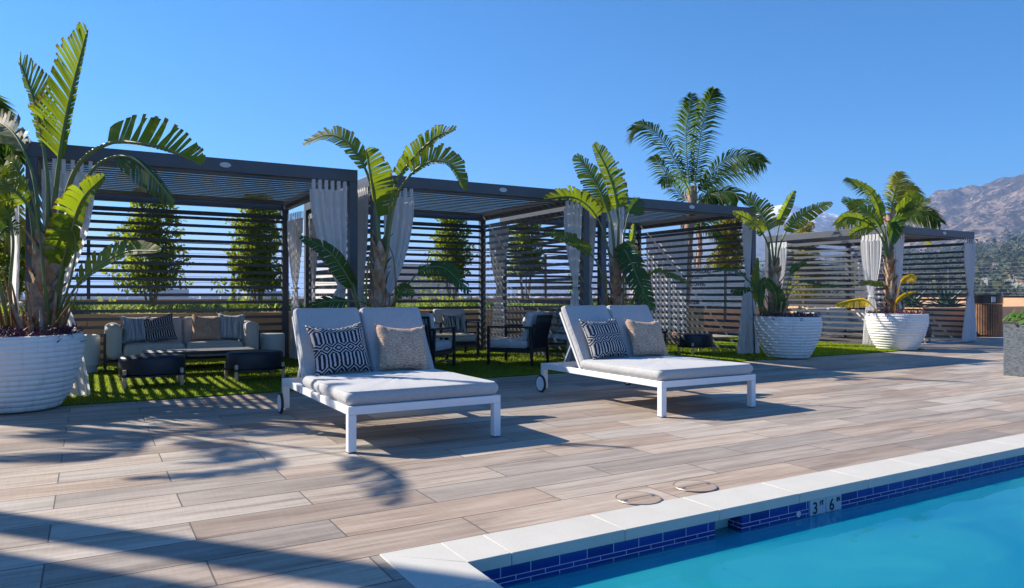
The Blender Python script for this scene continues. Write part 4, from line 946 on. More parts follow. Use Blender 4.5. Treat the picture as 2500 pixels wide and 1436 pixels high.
pot(PX[1][0], PX[1][1], 'white ribbed bowl planter hidden behind the nearer lounger backrest', .545, .70, .34, 2)
D2 = 8.85
banana('plant with four arching leaves between the first and second cabanas', PX[1][0], PX[1][1], D2, (920, 800, 930, 610), [
    dict(p=[(925, 660), (918, 520), (895, 420, .1), (850, 350, .2), (800, 330, .3), (740, 352, .4)], t0=.42, wl=.13, wr=.17, face=fc(-.2, .5, -.8), fold=8, tear=.8, n=34, r0=.022, droop=.1, beta=32),
    dict(p=[(930, 650), (925, 560), (915, 495), (905, 430, -.1), (893, 365, -.15)], t0=.35, wl=.02, wr=.30, face=fc(.1, 0), fold=5, tear=.35, n=26, r0=.022, beta=12, droop=.12),
    dict(p=[(938, 650), (950, 520), (970, 440, -.1), (1020, 375, -.2), (1065, 335, -.3), (1112, 315, -.4)], t0=.42, wl=.19, wr=.06, face=fc(0, .3), fold=14, tear=.7, n=32, r0=.02, beta=26),
    dict(p=[(940, 650), (962, 500, -.1), (1000, 430, -.3), (1050, 395, -.4), (1100, 402, -.5), (1135, 465, -.6)], t0=.42, wl=.18, wr=.06, face=fc(0, .3), fold=14, tear=.8, n=34, r0=.02, beta=26, droop=-.05),
    dict(p=[(885, 790), (868, 720, -.1), (845, 670, -.2), (800, 612, -.3), (735, 578, -.4)], t0=.32, wl=.13, wr=.14, face=fc(-.3, .6, -.8), fold=8, tear=.4, n=26, mat='leaf_dark', r0=.016),
    dict(p=[(915, 750), (880, 737, -.3), (840, 735, -.4), (790, 738, -.5), (732, 762, -.5)], t0=.45, wl=.15, wr=.13, face=fc(0, .7, -.8), fold=8, tear=.12, n=22, mat='leaf_dark', r0=.013),
    dict(p=[(945, 770), (985, 710, -.2), (1030, 660, -.3), (1085, 655, -.4), (1145, 712, -.5)], t0=.45, wl=.16, wr=.12, face=fc(0, .6, -.7), fold=6, tear=.6, n=24, mat='leaf_dark', r0=.012, curl=.3),
    dict(p=[(940, 780), (960, 740, -.3), (985, 705, -.4), (1010, 722, -.5)], t0=.45, wl=.10, wr=.10, tear=.5, n=16, mat='leaf_dark', r0=.010),
    dict(p=[(880, 790), (872, 740, -.2), (862, 690, -.2)], t0=.97, wl=.01, wr=.01, n=4, r0=.028, pet='petiole'),
    dict(p=[(935, 790), (965, 740, -.1), (962, 640, -.1), (950, 600, 0)], t0=.97, wl=.01, wr=.01, n=4, r0=.02, pet='petiole_red'),
    dict(p=[(915, 790), (895, 740, -.1), (898, 650, -.1), (908, 600, 0)], t0=.97, wl=.01, wr=.01, n=4, r0=.02, pet='petiole_red'),
    ], seed=3, r0=.075, r1=.055)
ground_cover(PX[1][0], PX[1][1], .66, .48, 'purple trailing leaves in the pot behind the nearer lounger', 200, seed=2)

pot(PX[2][0], PX[2][1], 'white ribbed bowl planter hidden behind the farther lounger', .545, .70, .34, 3)
D3 = 10.75
banana('plant with brown tipped leaves between the second and third cabanas', PX[2][0], PX[2][1], D3, (1505, 800, 1503, 640), [
    dict(p=[(1503, 680), (1495, 560), (1475, 490, 0), (1445, 430, .1), (1408, 378, .2)], t0=.38, wl=.22, wr=.2, face=fc(-.1, 0), fold=8, tear=.8, n=34, r0=.022, beta=32),
    dict(p=[(1505, 680), (1510, 560), (1503, 480, -.1), (1480, 410, -.1), (1450, 352, -.1)], t0=.4, wl=.12, wr=.24, face=fc(.1, 0), fold=8, tear=.75, n=34, r0=.022, beta=26),
    dict(p=[(1500, 690), (1480, 590), (1450, 520, -.1), (1400, 482, -.2), (1330, 486, -.3)], t0=.45, wl=.06, wr=.22, face=fc(0, .3), fold=12, tear=.8, n=30, r0=.018, beta=24),
    dict(p=[(1508, 700), (1522, 590), (1532, 530), (1548, 498), (1562, 485)], t0=.55, wl=.16, wr=.18, tear=.95, n=18, r0=.014, droop=.6, mat='leaf_dark', gapk=.3),
    dict(p=[(1510, 720), (1530, 640, -.1), (1545, 580, -.2), (1548, 548, -.2)], t0=.3, wl=.12, wr=.05, face=fc(.2, 0), tear=.3, n=22, r0=.012),
    dict(p=[(1490, 800), (1478, 700, -.1), (1450, 630, -.2), (1400, 590, -.3), (1328, 568, -.4)], t0=.55, wl=.10, wr=.16, face=fc(-.1, .5, -.8), tear=.45, n=24, r0=.016),
    dict(p=[(1510, 640), (1522, 610, -.3), (1540, 640, -.5), (1565, 700, -.6), (1592, 757, -.7)], t0=.15, wl=.19, wr=.19, face=fc(0, .3), fold=5, tear=.45, n=34, mat='leaf_dark', r0=.014, beta=18, droop=.1),
    dict(p=[(1525, 800), (1550, 720, -.2), (1590, 668, -.4), (1630, 668, -.5), (1682, 692, -.6)], t0=.42, wl=.09, wr=.09, face=fc(0, .8, -.6), tear=.3, n=22, r0=.012),
    dict(p=[(1530, 800), (1545, 740, -.1), (1560, 700, -.1)], t0=.97, wl=.01, wr=.01, n=4, r0=.026, pet='petiole'),
    dict(p=[(1490, 800), (1482, 740, -.1), (1480, 660, -.1)], t0=.97, wl=.01, wr=.01, n=4, r0=.026, pet='petiole_red'),
    dict(p=[(1512, 800), (1522, 720, -.1), (1520, 600, -.1)], t0=.97, wl=.01, wr=.01, n=4, r0=.03, pet='petiole_red'),
    ], seed=4, r0=.075, r1=.055)

pot(PX[3][0], PX[3][1], 'white ribbed bowl planter in full view at the corner of the third cabana', .55, .70, .34, 4)
D4 = 12.65
banana('green plant with spread leaves in the pot at the third cabana corner', PX[3][0], PX[3][1], D4, (1890, 785, 1893, 660), [
    dict(p=[(1892, 700), (1885, 600), (1872, 550), (1850, 510, .1), (1822, 478, .2)], t0=.42, wl=.14, wr=.30, face=fc(0, .1), fold=6, tear=.8, n=32, r0=.02, beta=24),
    dict(p=[(1893, 700), (1895, 600), (1905, 540), (1922, 500, -.1), (1940, 466, -.1)], t0=.45, wl=.12, wr=.10, fold=25, tear=.4, n=26, r0=.018, beta=20),
    dict(p=[(1895, 700), (1902, 610), (1930, 550, -.1), (1975, 515, -.2), (2030, 494, -.3)], t0=.42, wl=.13, wr=.16, face=fc(0, .4), fold=10, tear=.85, n=30, r0=.018, beta=24, gapk=.2),
    dict(p=[(1888, 700), (1878, 610), (1855, 560, -.1), (1825, 535, -.1), (1790, 518, -.2)], t0=.42, wl=.16, wr=.16, face=fc(0, .5), tear=.7, n=26, r0=.018),
    dict(p=[(1872, 780), (1855, 740, -.1), (1845, 690, -.1), (1850, 630, -.1)], t0=.35, wl=.13, wr=.08, face=fc(0, 0), tear=.1, n=22, r0=.014),
    dict(p=[(1875, 790), (1860, 740, -.3), (1840, 700, -.4), (1790, 660, -.5), (1738, 664, -.6)], t0=.45, wl=.09, wr=.08, face=fc(0, .9, -.5), tear=.2, n=22, r0=.012, mat='leaf_dark'),
    dict(p=[(1880, 790), (1895, 740, -.3), (1885, 700, -.4), (1862, 690, -.45), (1855, 760, -.5)], t0=.4, wl=.11, wr=.10, face=fc(-.3, .2), tear=.05, n=20, r0=.012, mat='leaf_dark'),
    dict(p=[(1885, 795), (1870, 730, -.3), (1840, 705, -.4), (1800, 712, -.5), (1785, 708, -.5)], t0=.55, wl=.09, wr=.09, face=fc(0, .7), tear=.3, n=18, r0=.010, mat='leaf_dark'),
    dict(p=[(1905, 795), (1920, 730, -.1), (1950, 690, -.2), (2000, 695, -.3), (2070, 702, -.4)], t0=.5, wl=.09, wr=.07, face=fc(0, .9, -.5), tear=.1, n=20, r0=.010, mat='leaf_dark'),
    dict(p=[(1905, 795), (1918, 720, .1), (1935, 660, .1), (1968, 640, .1)], t0=.6, wl=.09, wr=.07, face=fc(0, .5), tear=.2, n=18, r0=.010, mat='leaf_dark'),
    dict(p=[(1900, 780), (1905, 740, -.2), (1900, 700, -.25)], t0=.3, wl=.12, wr=.10, tear=.1, n=16, r0=.012, mat='leaf_dark'),
    ], seed=5, r0=.075, r1=.055)
ground_cover(PX[3][0], PX[3][1], .66, .50, 'dark purple trailing leaves in the pot at the third cabana corner', 260, seed=4)

pot(PX[4][0], PX[4][1], 'white ribbed bowl planter farthest away, half sunlit before the last cabana', .555, .70, .34, 5)
D5 = 14.4
banana('yellowing plant in the farthest white pot', PX[4][0], PX[4][1], D5, (2178, 790, 2172, 640), [
    dict(p=[(2172, 690), (2165, 600), (2140, 540), (2105, 510, .1), (2058, 486, .2)], t0=.42, wl=.22, wr=.22, face=fc(0, .4), tear=.8, n=28, r0=.02, mat='leaf'),
    dict(p=[(2175, 690), (2178, 590), (2200, 530), (2235, 500, -.1), (2270, 488, -.2)], t0=.45, wl=.16, wr=.14, face=fc(0, .4), tear=.6, n=26, r0=.018),
    dict(p=[(2170, 690), (2155, 590), (2120, 545), (2070, 530, -.1), (2045, 545, -.1)], t0=.45, wl=.18, wr=.14, face=fc(0, .4), tear=.7, n=24, r0=.018, mat='leaf'),
    dict(p=[(2175, 690), (2165, 590), (2150, 520), (2125, 470), (2080, 437)], t0=.45, wl=.13, wr=.14, tear=.8, n=26, r0=.016),
    dict(p=[(2176, 690), (2178, 620), (2182, 560, -.2), (2185, 540, -.3), (2175, 590, -.4)], t0=.4, wl=.24, wr=.22, face=fc(0, 0), tear=.08, n=20, r0=.014, mat='leaf_dark'),
    dict(p=[(2174, 690), (2172, 600), (2190, 520), (2225, 490), (2215, 470)], t0=.5, wl=.2, wr=.2, tear=.5, n=22, r0=.014),
    dict(p=[(2172, 690), (2160, 600), (2135, 560), (2100, 560), (2075, 575)], t0=.5, wl=.16, wr=.16, tear=.6, n=20, r0=.014),
    dict(p=[(2160, 795), (2145, 765, -.2), (2115, 735, -.3), (2085, 733, -.4), (2040, 743, -.5)], t0=.42, wl=.16, wr=.05, face=fc(0, .2), tear=.05, n=22, r0=.012, mat='leaf_yellow', pet='leaf_yellow', label='bright yellow leaf'),
    dict(p=[(2180, 795), (2190, 730, -.2), (2200, 690, -.3), (2225, 675, -.4), (2232, 690, -.4)], t0=.5, wl=.08, wr=.10, tear=.05, n=20, r0=.012, mat='leaf_yellow', pet='leaf_yellow', label='bright yellow leaf'),
    dict(p=[(2175, 795), (2185, 745, -.2), (2205, 722, -.3), (2235, 712, -.3)], t0=.4, wl=.06, wr=.05, tear=.05, n=18, r0=.010, mat='leaf_yellow', pet='leaf_yellow', label='yellow leaf'),
    dict(p=[(2172, 740), (2160, 700, .1), (2130, 690, .1), (2095, 690, .1)], t0=.35, wl=.10, wr=.08, face=fc(0, .6), tear=.2, n=18, r0=.010),
    ], seed=6, r0=.075, r1=.055)
ground_cover(PX[4][0], PX[4][1], .66, .50, 'reddish trailing leaves in the farthest pot', 300, seed=5)

# ------------------------------------------------------------------ feather palms
def palm(label, D, trunk, fronds, mat='frond', zb=0.0, tr=.12, seed=0, ln=.5, crown_r=.09):
    base = at(trunk[0], trunk[1], D); org = Vector((base.x, base.y, zb)); t = thing('palm_tree', org, label, 'palm tree', 'feather palms behind the cabanas')
    top = at(trunk[2], trunk[3], D); m = MB(); n = 16; A = org.copy()
    rr = [tr * (1.25 if i < 2 else 1.0) * (1 + .10 * math.sin(i * 1.3)) * (1 - .35 * i / n) for i in range(n + 1)]
    m.tube([A.lerp(top, i / n) + Vector((.02 * math.sin(i), .02 * math.cos(i * .7), 0)) for i in range(n + 1)], rr, 14)
    for i in range(16):
        p = A.lerp(top, .3 + .7 * i / 16); a = i * 2.4; o = Vector((math.cos(a), math.sin(a), 0)) * tr * .72; m.tube([p + o * .8, p + o * 1.25 + Vector((0, 0, .12)), p + o * 1.15 + Vector((0, 0, .3))], [.03, .025, .006], 5)
    localise(m, org).build('trunk', M['palm_trunk'], t)
    for k, (P, kw) in enumerate(fronds):
        kw = dict(kw); mm = kw.pop('mat', mat); kw.setdefault('ln', ln)
        pts = [at(q[0], q[1], D + (q[2] if len(q) > 2 else 0)) for q in P]
        localise(frond_mesh(pts, seed=seed * 17 + k, **kw), org).build('frond', [M[mm], M['petiole']], t, sharp=False)
    return t
DP = 16.2
palm('feather palm rising above the third cabana, tallest in the middle of the picture', DP, (1661, 800, 1690, 455), [
    ([(1688, 485), (1655, 405), (1610, 335, .2), (1570, 305, .4), (1540, 318, .6)], dict(ln=.55, n=50)),
    ([(1690, 485), (1680, 420), (1675, 320, 0), (1685, 260, 0), (1690, 225, .2)], dict(ln=.60, n=56)),
    ([(1692, 485), (1700, 420), (1712, 320, -.2), (1730, 250, -.3), (1745, 214, -.4)], dict(ln=.55, n=56)),
    ([(1692, 485), (1720, 450, -.2), (1765, 395, -.5), (1820, 380, -.8), (1872, 400, -1)], dict(ln=.55, n=52, lift=20)),
    ([(1692, 485), (1730, 440, .3), (1790, 415, .6), (1830, 400, .9), (1860, 372, 1.1)], dict(ln=.45, n=44)),
    ([(1692, 490), (1715, 490, -.3), (1750, 470, -.6), (1790, 470, -.8), (1805, 490, -1)], dict(ln=.5, n=40)),
    ([(1688, 495), (1665, 480, .2), (1630, 430, .4), (1605, 390, .5), (1595, 380, .6)], dict(ln=.4, n=34)),
    ([(1690, 495), (1675, 450, -.3), (1640, 430, -.6), (1610, 450, -.8)], dict(ln=.3, n=26)),
    ([(1692, 500), (1715, 480, -.3), (1745, 475, -.6), (1770, 500, -.8)], dict(ln=.45, n=30)),
    ], tr=.15, seed=1)
palm('slimmer second palm trunk right of the tall feather palm, crown under the roof line', DP + 4.0, (1707, 800, 1707, 560), [
    ([(1707, 570), (1700, 545), (1680, 530, .2), (1660, 545, .3)], dict(ln=.35, n=24)),
    ([(1707, 570), (1715, 545), (1735, 535, .2), (1755, 550, .3)], dict(ln=.35, n=24)),
    ([(1707, 570), (1712, 530), (1722, 500, .2), (1742, 480, .3)], dict(ln=.35, n=24)),
    ([(1707, 570), (1720, 560, -.4), (1745, 565, -.6), (1770, 590, -.7)], dict(ln=.3, n=24))], tr=.09, seed=2)
DQ = 18.5
palm('golden feather palm behind the farthest pot and cabana', DQ, (2168, 800, 2172, 520), [
    ([(2172, 545), (2150, 500), (2120, 465), (2090, 445, .2), (2062, 434, .4)], dict(mat='frond', ln=.32)),
    ([(2173, 545), (2180, 490), (2190, 450), (2195, 418)], dict(mat='frond_gold', ln=.55, n=52)),
    ([(2174, 545), (2195, 500), (2215, 470), (2232, 452)], dict(mat='frond_gold', ln=.5, n=46)),
    ([(2174, 545), (2210, 515, -.3), (2255, 515, -.6), (2298, 545, -.8)], dict(mat='frond', ln=.5, n=46)),
    ([(2174, 545), (2220, 525, .3), (2260, 520, .6), (2290, 530, .8)], dict(mat='frond_gold', ln=.45, n=46)),
    ([(2172, 545), (2130, 520, -.2), (2080, 525, -.4), (2035, 552, -.6)], dict(mat='frond_gold', ln=.42, n=46)),
    ([(2172, 545), (2140, 500, .4), (2110, 490, .8), (2070, 500, 1)], dict(mat='frond', ln=.4, n=40)),
    ([(2174, 550), (2200, 550, .3), (2240, 565, .6), (2275, 600, .8)], dict(mat='frond_gold', ln=.25, n=30))], tr=.13, seed=3, ln=.5)
# palm at the far left, its crown partly in the picture, trunk outside it
DL = 9.0
palm('feather palm at the left edge with only its frond tips in the picture', DL, (-260, 900, -220, 420), [
    ([(-220, 440), (-150, 340), (-80, 300, .2), (0, 330, .4), (45, 395, .5)], dict(ln=.55, n=50)),
    ([(-220, 440), (-150, 420), (-80, 400, .2), (-10, 440, .4), (40, 520, .5)], dict(ln=.45, n=46)),
    ([(-220, 440), (-170, 300), (-110, 240), (-40, 240, .2), (20, 300, .2)], dict(ln=.5, n=50)),
    ([(-220, 440), (-150, 470), (-60, 460, -.2), (20, 520, -.4), (60, 600, -.5)], dict(ln=.4, n=46, mat='frond_gold')),
    ([(-220, 440), (-260, 300), (-300, 200), (-380, 150)], dict(ln=.5, n=40)),
    ([(-220, 440), (-210, 300), (-190, 180), (-150, 90)], dict(ln=.5, n=40)),
    ([(-220, 440), (-330, 360), (-420, 360), (-500, 430)], dict(ln=.5, n=40))], tr=.14, seed=4)
# a tall potted palm and plant standing outside the picture to the left: they throw the leaf shadows on the deck
def offscreen_palm(x, y, h, label, seed, nf=12, ln=.42, fl=1.35, gx=(.75, .35)):
    t = thing('palm_tree', (x, y, 0), label, 'palm tree', 'feather palms behind the cabanas'); r = random.Random(seed)
    m = MB(); m.tube([(0, 0, 0), (.03, 0, h * .5), (0, .03, h)], [.13, .10, .08], 12); m.build('trunk', M['palm_trunk'], t)
    for k in range(nf):
        a = k * 2.4 + r.uniform(-.2, .2); e = r.uniform(.15, .9); o = Vector((math.cos(a), math.sin(a), 0))
        P = [Vector((0, 0, h)), Vector((0, 0, h)) + o * fl * .35 + Vector((0, 0, fl * .45 * e)), Vector((0, 0, h)) + o * fl * .75 + Vector((0, 0, fl * .55 * e)), Vector((0, 0, h)) + o * fl * 1.1 + Vector((0, 0, fl * (.3 * e - .15)))]
        frond_mesh(P, ln=ln, n=40, seed=seed * 9 + k, face=(0, 0, 1)).build('frond', [M['frond'], M['petiole']], t, sharp=False)
    return t
offscreen_palm(-3.6, 11.0, 4.3, 'palm standing left of the picture whose shadow falls before the nearer lounger', 5, nf=5, fl=1.0)

org = Vector((-2.7, 10.35, 0)); t = thing('banana_plant', org, 'tall banana plant outside the picture whose leaf shadow lies before the nearer lounger', 'plant')
sheath_trunk(t, org, (-2.7, 10.35, 0), (-2.69, 10.32, 3.45), .08, .05, 3, n=20)
OFF = Vector((-4.03, 4.71, 4.34))
for k, (P, kw) in enumerate((([(1.35, 5.6, -.9), (1.5, 5.0, -.2), (1.52, 4.7, .05), (1.48, 4.2, .1), (1.42, 3.6, 0)], dict(t0=.4, wl=.10, wr=.32, beta=25)),
        ([(1.25, 5.6, -.9), (1.1, 5.2, -.1), (.9, 5.1, .2), (.5, 5.0, .2), (.1, 5.0, .1)], dict(t0=.45, wl=.14, wr=.14)),
        ([(1.25, 5.6, -.9), (1.3, 5.3, 0), (1.6, 5.25, .2), (1.9, 5.1, .2)], dict(t0=.5, wl=.12, wr=.14)))):
    pts = [Vector(p) + OFF for p in P]
    localise(leaf_mesh(pts, face=(0.1, .1, 1), tear=.6, n=30, seed=300 + k, **kw), org).build('leaf', [M['leaf'], M['petiole']], t, sharp=False)

# ------------------------------------------------------------------ beds, walls, fence behind the cabanas
def wall(name, x0, x1, y0, y1, h, label, mat='tan', cap=None):
    m = MB(); m.box(x0, x1, y0, y1, 0, h); t = m.build(name, M[mat], bevel=.006); tag(t, label, 'wall')
    if cap:
        m = MB(); m.box(x0 - .02, x1 + .02, y0 - .02, y1 + .02, h + .001, h + .05); m.build('wall_cap', M[cap], t, bevel=.004)
    return t
BW = .78
wall('planter_wall', -8, 13.2, 13.25, 13.40, BW, 'long low tan planter wall behind the first three cabanas')
b = MB(); b.box(-8, 13.2, 13.401, 15.6, 0, BW - .08); tag(struct(b.build('planting_bed_soil', M['soil'])), 'soil of the long planting bed')
wall('parapet_wall', -12, 30, 15.61, 15.80, 1.0, 'tan parapet wall behind the planting bed, under the cable fence')
wall('planter_wall', 18.7, 24.5, 10.9, 11.05, .74, 'low tan planter wall beside the farthest cabana, holding the agaves')
wall('planter_wall', 18.7, 18.85, 11.06, 15.6, .74, 'sunlit end of the low tan planter behind the farthest cabana')
b = MB(); b.box(18.86, 24.5, 11.06, 15.6, 0, .66); tag(struct(b.build('planting_bed_soil', M['soil'])), 'soil of the agave bed')
wall('parapet_wall', 24.9, 25.1, -8, 15.6, 1.0, 'tan parapet wall with dark cap at the right end of the terrace', cap='black_gloss')
b = MB(); b.box(-.06, .10, -.002, 0, -.035, .035); o = b.build('wall_plate', M['sign'], loc=(20.9, 10.897, .66)); tag(o, 'small white plate on the tan planter wall beside the farthest cabana', 'wall plate')
# fence
t = thing('cable_fence', (-8, 15.7, 1.0), 'dark post and cable fence along the top of the tan parapet', 'fence')
for x in (-5.2, -2.6, 0, 2.55, 5.1, 7.6, 10.1, 12.7, 15.3, 17.9, 20.5, 23.2, 25.8, 28.4):
    m = MB(); m.box(x + 8 - .03, x + 8 + .03, -.03, .03, .0015, 1.10); m.build('fence_post', M['metal'], t)
m = MB()
for k in range(9): m.tube([(0, 0, .10 + .115 * k), (38, 0, .10 + .115 * k)], .004, 4)
m.box(0, 38, -.02, .02, 1.101, 1.12); m.build('cables', M['cable'], t)
t = thing('cable_fence', (25.0, 3.0, 1.05), 'dark corner fence post and cables at the right end of the terrace', 'fence')
m = MB(); m.box(-.04, .04, 7.2, 7.28, .002, 1.1); m.build('fence_post', M['metal'], t)
m = MB()
for k in range(9): m.tube([(0, 7.28, .10 + .115 * k), (0, 12.6, .10 + .115 * k)], .004, 4)
m.build('cables', M['cable'], t)
# litter bin
t = thing('litter_bin', (20.2, 10.25, 0), 'round bin clad in brown wooden slats with a black top, at the right', 'bin')
m = MB(); m.lathe([(.37, .04), (.37, .84), (.0001, .84)], seg=40); m.build('liner', M['ink'], t)
m = MB()
for k in range(44):
    a = k / 44 * 6.283; Mx = Matrix.Rotation(a, 4, 'Z'); m.box(.372, .395, -.019, .019, .05, .84, M_=Mx)
m.build('slat_cladding', pm('brown_slats', (0.20, 0.10, 0.055), .6, (0.30, 0.16, 0.09), 12), t)
m = MB(); m.lathe([(.41, .85), (.41, 1.06), (.38, 1.09), (.0001, 1.09)], seg=40); m.build('lid', M['black_gloss'], t)
m = MB(); m.box(-.05, .05, -.417, -.411, .89, 1.03); m.build('opening_plate', M['badge'], t).rotation_euler = (0, 0, R(-35))
# stone planter at the right edge
t = thing('stone_planter', (10.72, 4.35, 0), 'square grey split stone planter at the right edge of the picture', 'planter')
m = MB(); m.box(0, .85, 0, .85, 0, .69); m.build('box', M['stone'], t, bevel=.006)
m = MB(); m.box(.05, .80, .05, .80, .6905, .698); m.build('soil', M['soil'], t)
r = random.Random(4); m = MB()
for k in range(650):
    a = r.random() * 6.28; el = r.random() ** .7 * 1.5; d = .42 * r.uniform(.6, 1.0) * 1.22; c = Vector((d * math.cos(a) * math.cos(el) * 1.05, d * math.sin(a) * math.cos(el) * 1.05, .03 + .22 * math.sin(el) * r.uniform(.5, 1)))
    nrm = (c + Vector((r.uniform(-.3, .3), r.uniform(-.3, .3), .3))).normalized(); u_ = nrm.cross(Vector((0, 0, 1))).normalized(); v_ = nrm.cross(u_); s = r.uniform(.022, .045)
    P = [c + (u_ * math.cos(q / 6 * 6.283) + v_ * math.sin(q / 6 * 6.283)) * s * (1 if q % 2 else .8) for q in range(6)]; m.add(P, [tuple(range(6))], 0, [(.3, .3)] * 6)
o = thing('flowering_plant', (10.72 + .40, 4.35 + .50, .69), 'bushy green flowering plant in the grey stone planter', 'plant'); m.build('foliage', M['geranium'], o)
for k in range(14):
    m = MB(); a = r.random() * 6.28; el = r.uniform(.2, 1.3); c0 = Vector((.44 * math.cos(a) * math.cos(el), .44 * math.sin(a) * math.cos(el), .05 + .24 * math.sin(el)))
    for q in range(9):
        c = c0 + Vector((r.uniform(-.03, .03), r.uniform(-.03, .03), r.uniform(-.02, .03))); s = .014
        m.add([c + Vector((s, 0, 0)), c + Vector((0, s, .005)), c + Vector((-s, 0, 0)), c + Vector((0, -s, .004))], [(0, 1, 2, 3)])
m.build('flower_heads', M['petal'], o)

# shrubs clipped as columns, many small leaves
def leaf_cloud(m, boxes, n, size, r, org=Vector((0, 0, 0)), mat=0):
    """boxes: (cx,cy,cz,rx,ry,rz,weight) ellipsoid clumps"""
    wts = [b_[6] for b_ in boxes]
    for _ in range(n):
        cx, cy, cz, rx, ry, rz, _w = r.choices(boxes, wts)[0]
        while True:
            p = Vector((r.uniform(-1, 1), r.uniform(-1, 1), r.uniform(-1, 1)))
            if p.length < 1 and p.length > r.random() * .85: break
        c = Vector((cx + p.x * rx, cy + p.y * ry, cz + p.z * rz)); d = Vector((r.uniform(-1, 1), r.uniform(-1, 1), r.uniform(-.3, 1.2))).normalized()
        w = d.cross(Vector((r.uniform(-1, 1), r.uniform(-1, 1), r.uniform(-1, 1)))).normalized(); s = size * r.uniform(.7, 1.3)
        m.add([c - d * s * .5, c + w * s * .2, c + d * s * .5, c - w * s * .2], [(0, 1, 2, 3)], mat, [(.1, .1), (.5, .3), (.9, .6), (.5, .3)])
def column_tree(x, y, zb, ztop, w, label, n=2600, seed=0, mat='ficus', skirts=(), zfoot=.55, size=.085):
    r = random.Random(seed); t = thing('clipped_tree', (x, y, zb), label, 'tree', 'clipped leafy trees behind the cabanas'); H_ = ztop - zb
    m = MB()
    for k in range(5):
        a = k * 1.3 + r.random(); e = Vector((math.cos(a) * w * .28, math.sin(a) * w * .2, H_ * r.uniform(.6, .9))); m.tube([(.03 * math.cos(a), .03 * math.sin(a), 0), (e.x * .5, e.y * .5, H_ * .3), e], [.022, .016, .006], 6)
    m.build('trunk', M['bark'], t)
    bx = []; k = 9
    for i in range(k):
        f = i / (k - 1); z = zfoot + (H_ - zfoot) * f; ww = w * .68 * (1.05 - .30 * f) * (1.0 if f < .8 else 1 - (f - .8) * 1.2)
        for q in range(3): bx.append((r.uniform(-.35, .35) * ww, r.uniform(-.2, .2) * ww, z + r.uniform(-.06, .06), ww * r.uniform(.55, .8), ww * .55, (H_ - zfoot) / k * .95, ww))
    for (dx, z, rx, rz) in skirts: bx.append((dx, r.uniform(-.1, .1), z, rx, .25, rz, rx * .8))
    m = MB(); leaf_cloud(m, bx, int(n * 2.1), size * 1.08, r); m.build('crown', M[mat], t, sharp=False); return t
def col_px(px, Y): xc = (px - 1250) / FPX; return Y * (math.sin(YAW) + math.cos(YAW) * xc) / (math.cos(YAW) - math.sin(YAW) * xc)
def zpx(px, py, Y): xc = (px - 1250) / FPX; d = Y / (math.cos(YAW) - math.sin(YAW) * xc); return CAM_H - (py - 718) * d / FPX
YT = 14.5
for (px, ytop, yfoot, w, lab, n, sk, mt) in (
    (368, 480, 690, 1.02, 'clipped tree seen through the slats above the left half of the taupe sofa', 3000, [(-.05, .75, .62, .3), (0, .95, .7, .3)], 'ficus'),
    (628, 498, 690, 1.02, 'dense clipped tree behind the right half of the nearest cabana', 3600, [(-.5, .55, .35, .2)], 'ficus'),
    (1102, 530, 672, .95, 'clipped tree behind the left half of the second cabana', 2600, [(-.45, .6, .4, .4), (-.5, 1.0, .2, .4)], 'ficus'),
    (1283, 538, 660, .85, 'clipped tree seen through the right slats of the second cabana', 2400, [], 'ficus'),
    (1778, 520, 668, 1.0, 'golden clipped tree above the pool rule signs', 3400, [], 'ficus_gold'),
    (1965, 555, 712, 1.05, 'golden clipped tree behind the sunlit slats of the farthest cabana', 2600, [(.3, .5, .3, .3)], 'ficus_gold'),
    (2120, 585, 700, .9, 'yellow green clipped tree behind the middle of the farthest cabana', 2200, [], 'ficus_gold'),
    (30, 560, 700, .8, 'clipped tree glimpsed left of the leftmost plant stems', 1500, [], 'ficus'),
    (1415, 610, 720, .5, 'thin loose shrub behind the right post of the second cabana', 500, [], 'ficus')):
    X = col_px(px, YT); column_tree(X, YT, .70, zpx(px, ytop, YT), w, lab, n, int(px), mt, sk, zpx(px, yfoot, YT) - .70)

def strap_bed(name, x0, x1, y0, y1, zb, n, label, mats, seed, h=(.15, .4), kind_w=.012):
    r = random.Random(seed); m = MB()
    for _ in range(n):
        cx, cy = r.uniform(x0, x1), r.uniform(y0, y1); a = r.random() * 6.28; hh = r.uniform(*h); o = Vector((math.cos(a), math.sin(a), 0)); s = Vector((-o.y, o.x, 0)) * kind_w * r.uniform(.6, 1.2); b0 = Vector((cx, cy, zb)); L_ = hh * r.uniform(.4, 1.1)
        P = [b0, b0 + o * L_ * .3 + UP * hh * .75, b0 + o * L_ * .8 + UP * hh, b0 + o * L_ * 1.3 + UP * hh * .72]
        mi = 0 if r.random() < .6 else 1
        m.add([P[0] - s, P[0] + s, P[1] + s, P[1] - s, P[2] + s * .8, P[2] - s * .8, P[3]], [(0, 1, 2, 3), (3, 2, 4, 5), (5, 4, 6)], mi, [(0, 0), (0, 0), (.3, .3), (.3, .3), (.6, .6), (.6, .6), (.9, .9)])
    return tag(m.build(name, [M[k] for k in mats], sharp=False), label, 'grass', kind='stuff')
strap_bed('strap_grass', -4, 13, 13.5, 14.9, BW - .09, 7000, 'arching strap leaved grass filling the long planting bed', ('grass_strap', 'grass_pale'), 5, (.10, .26))
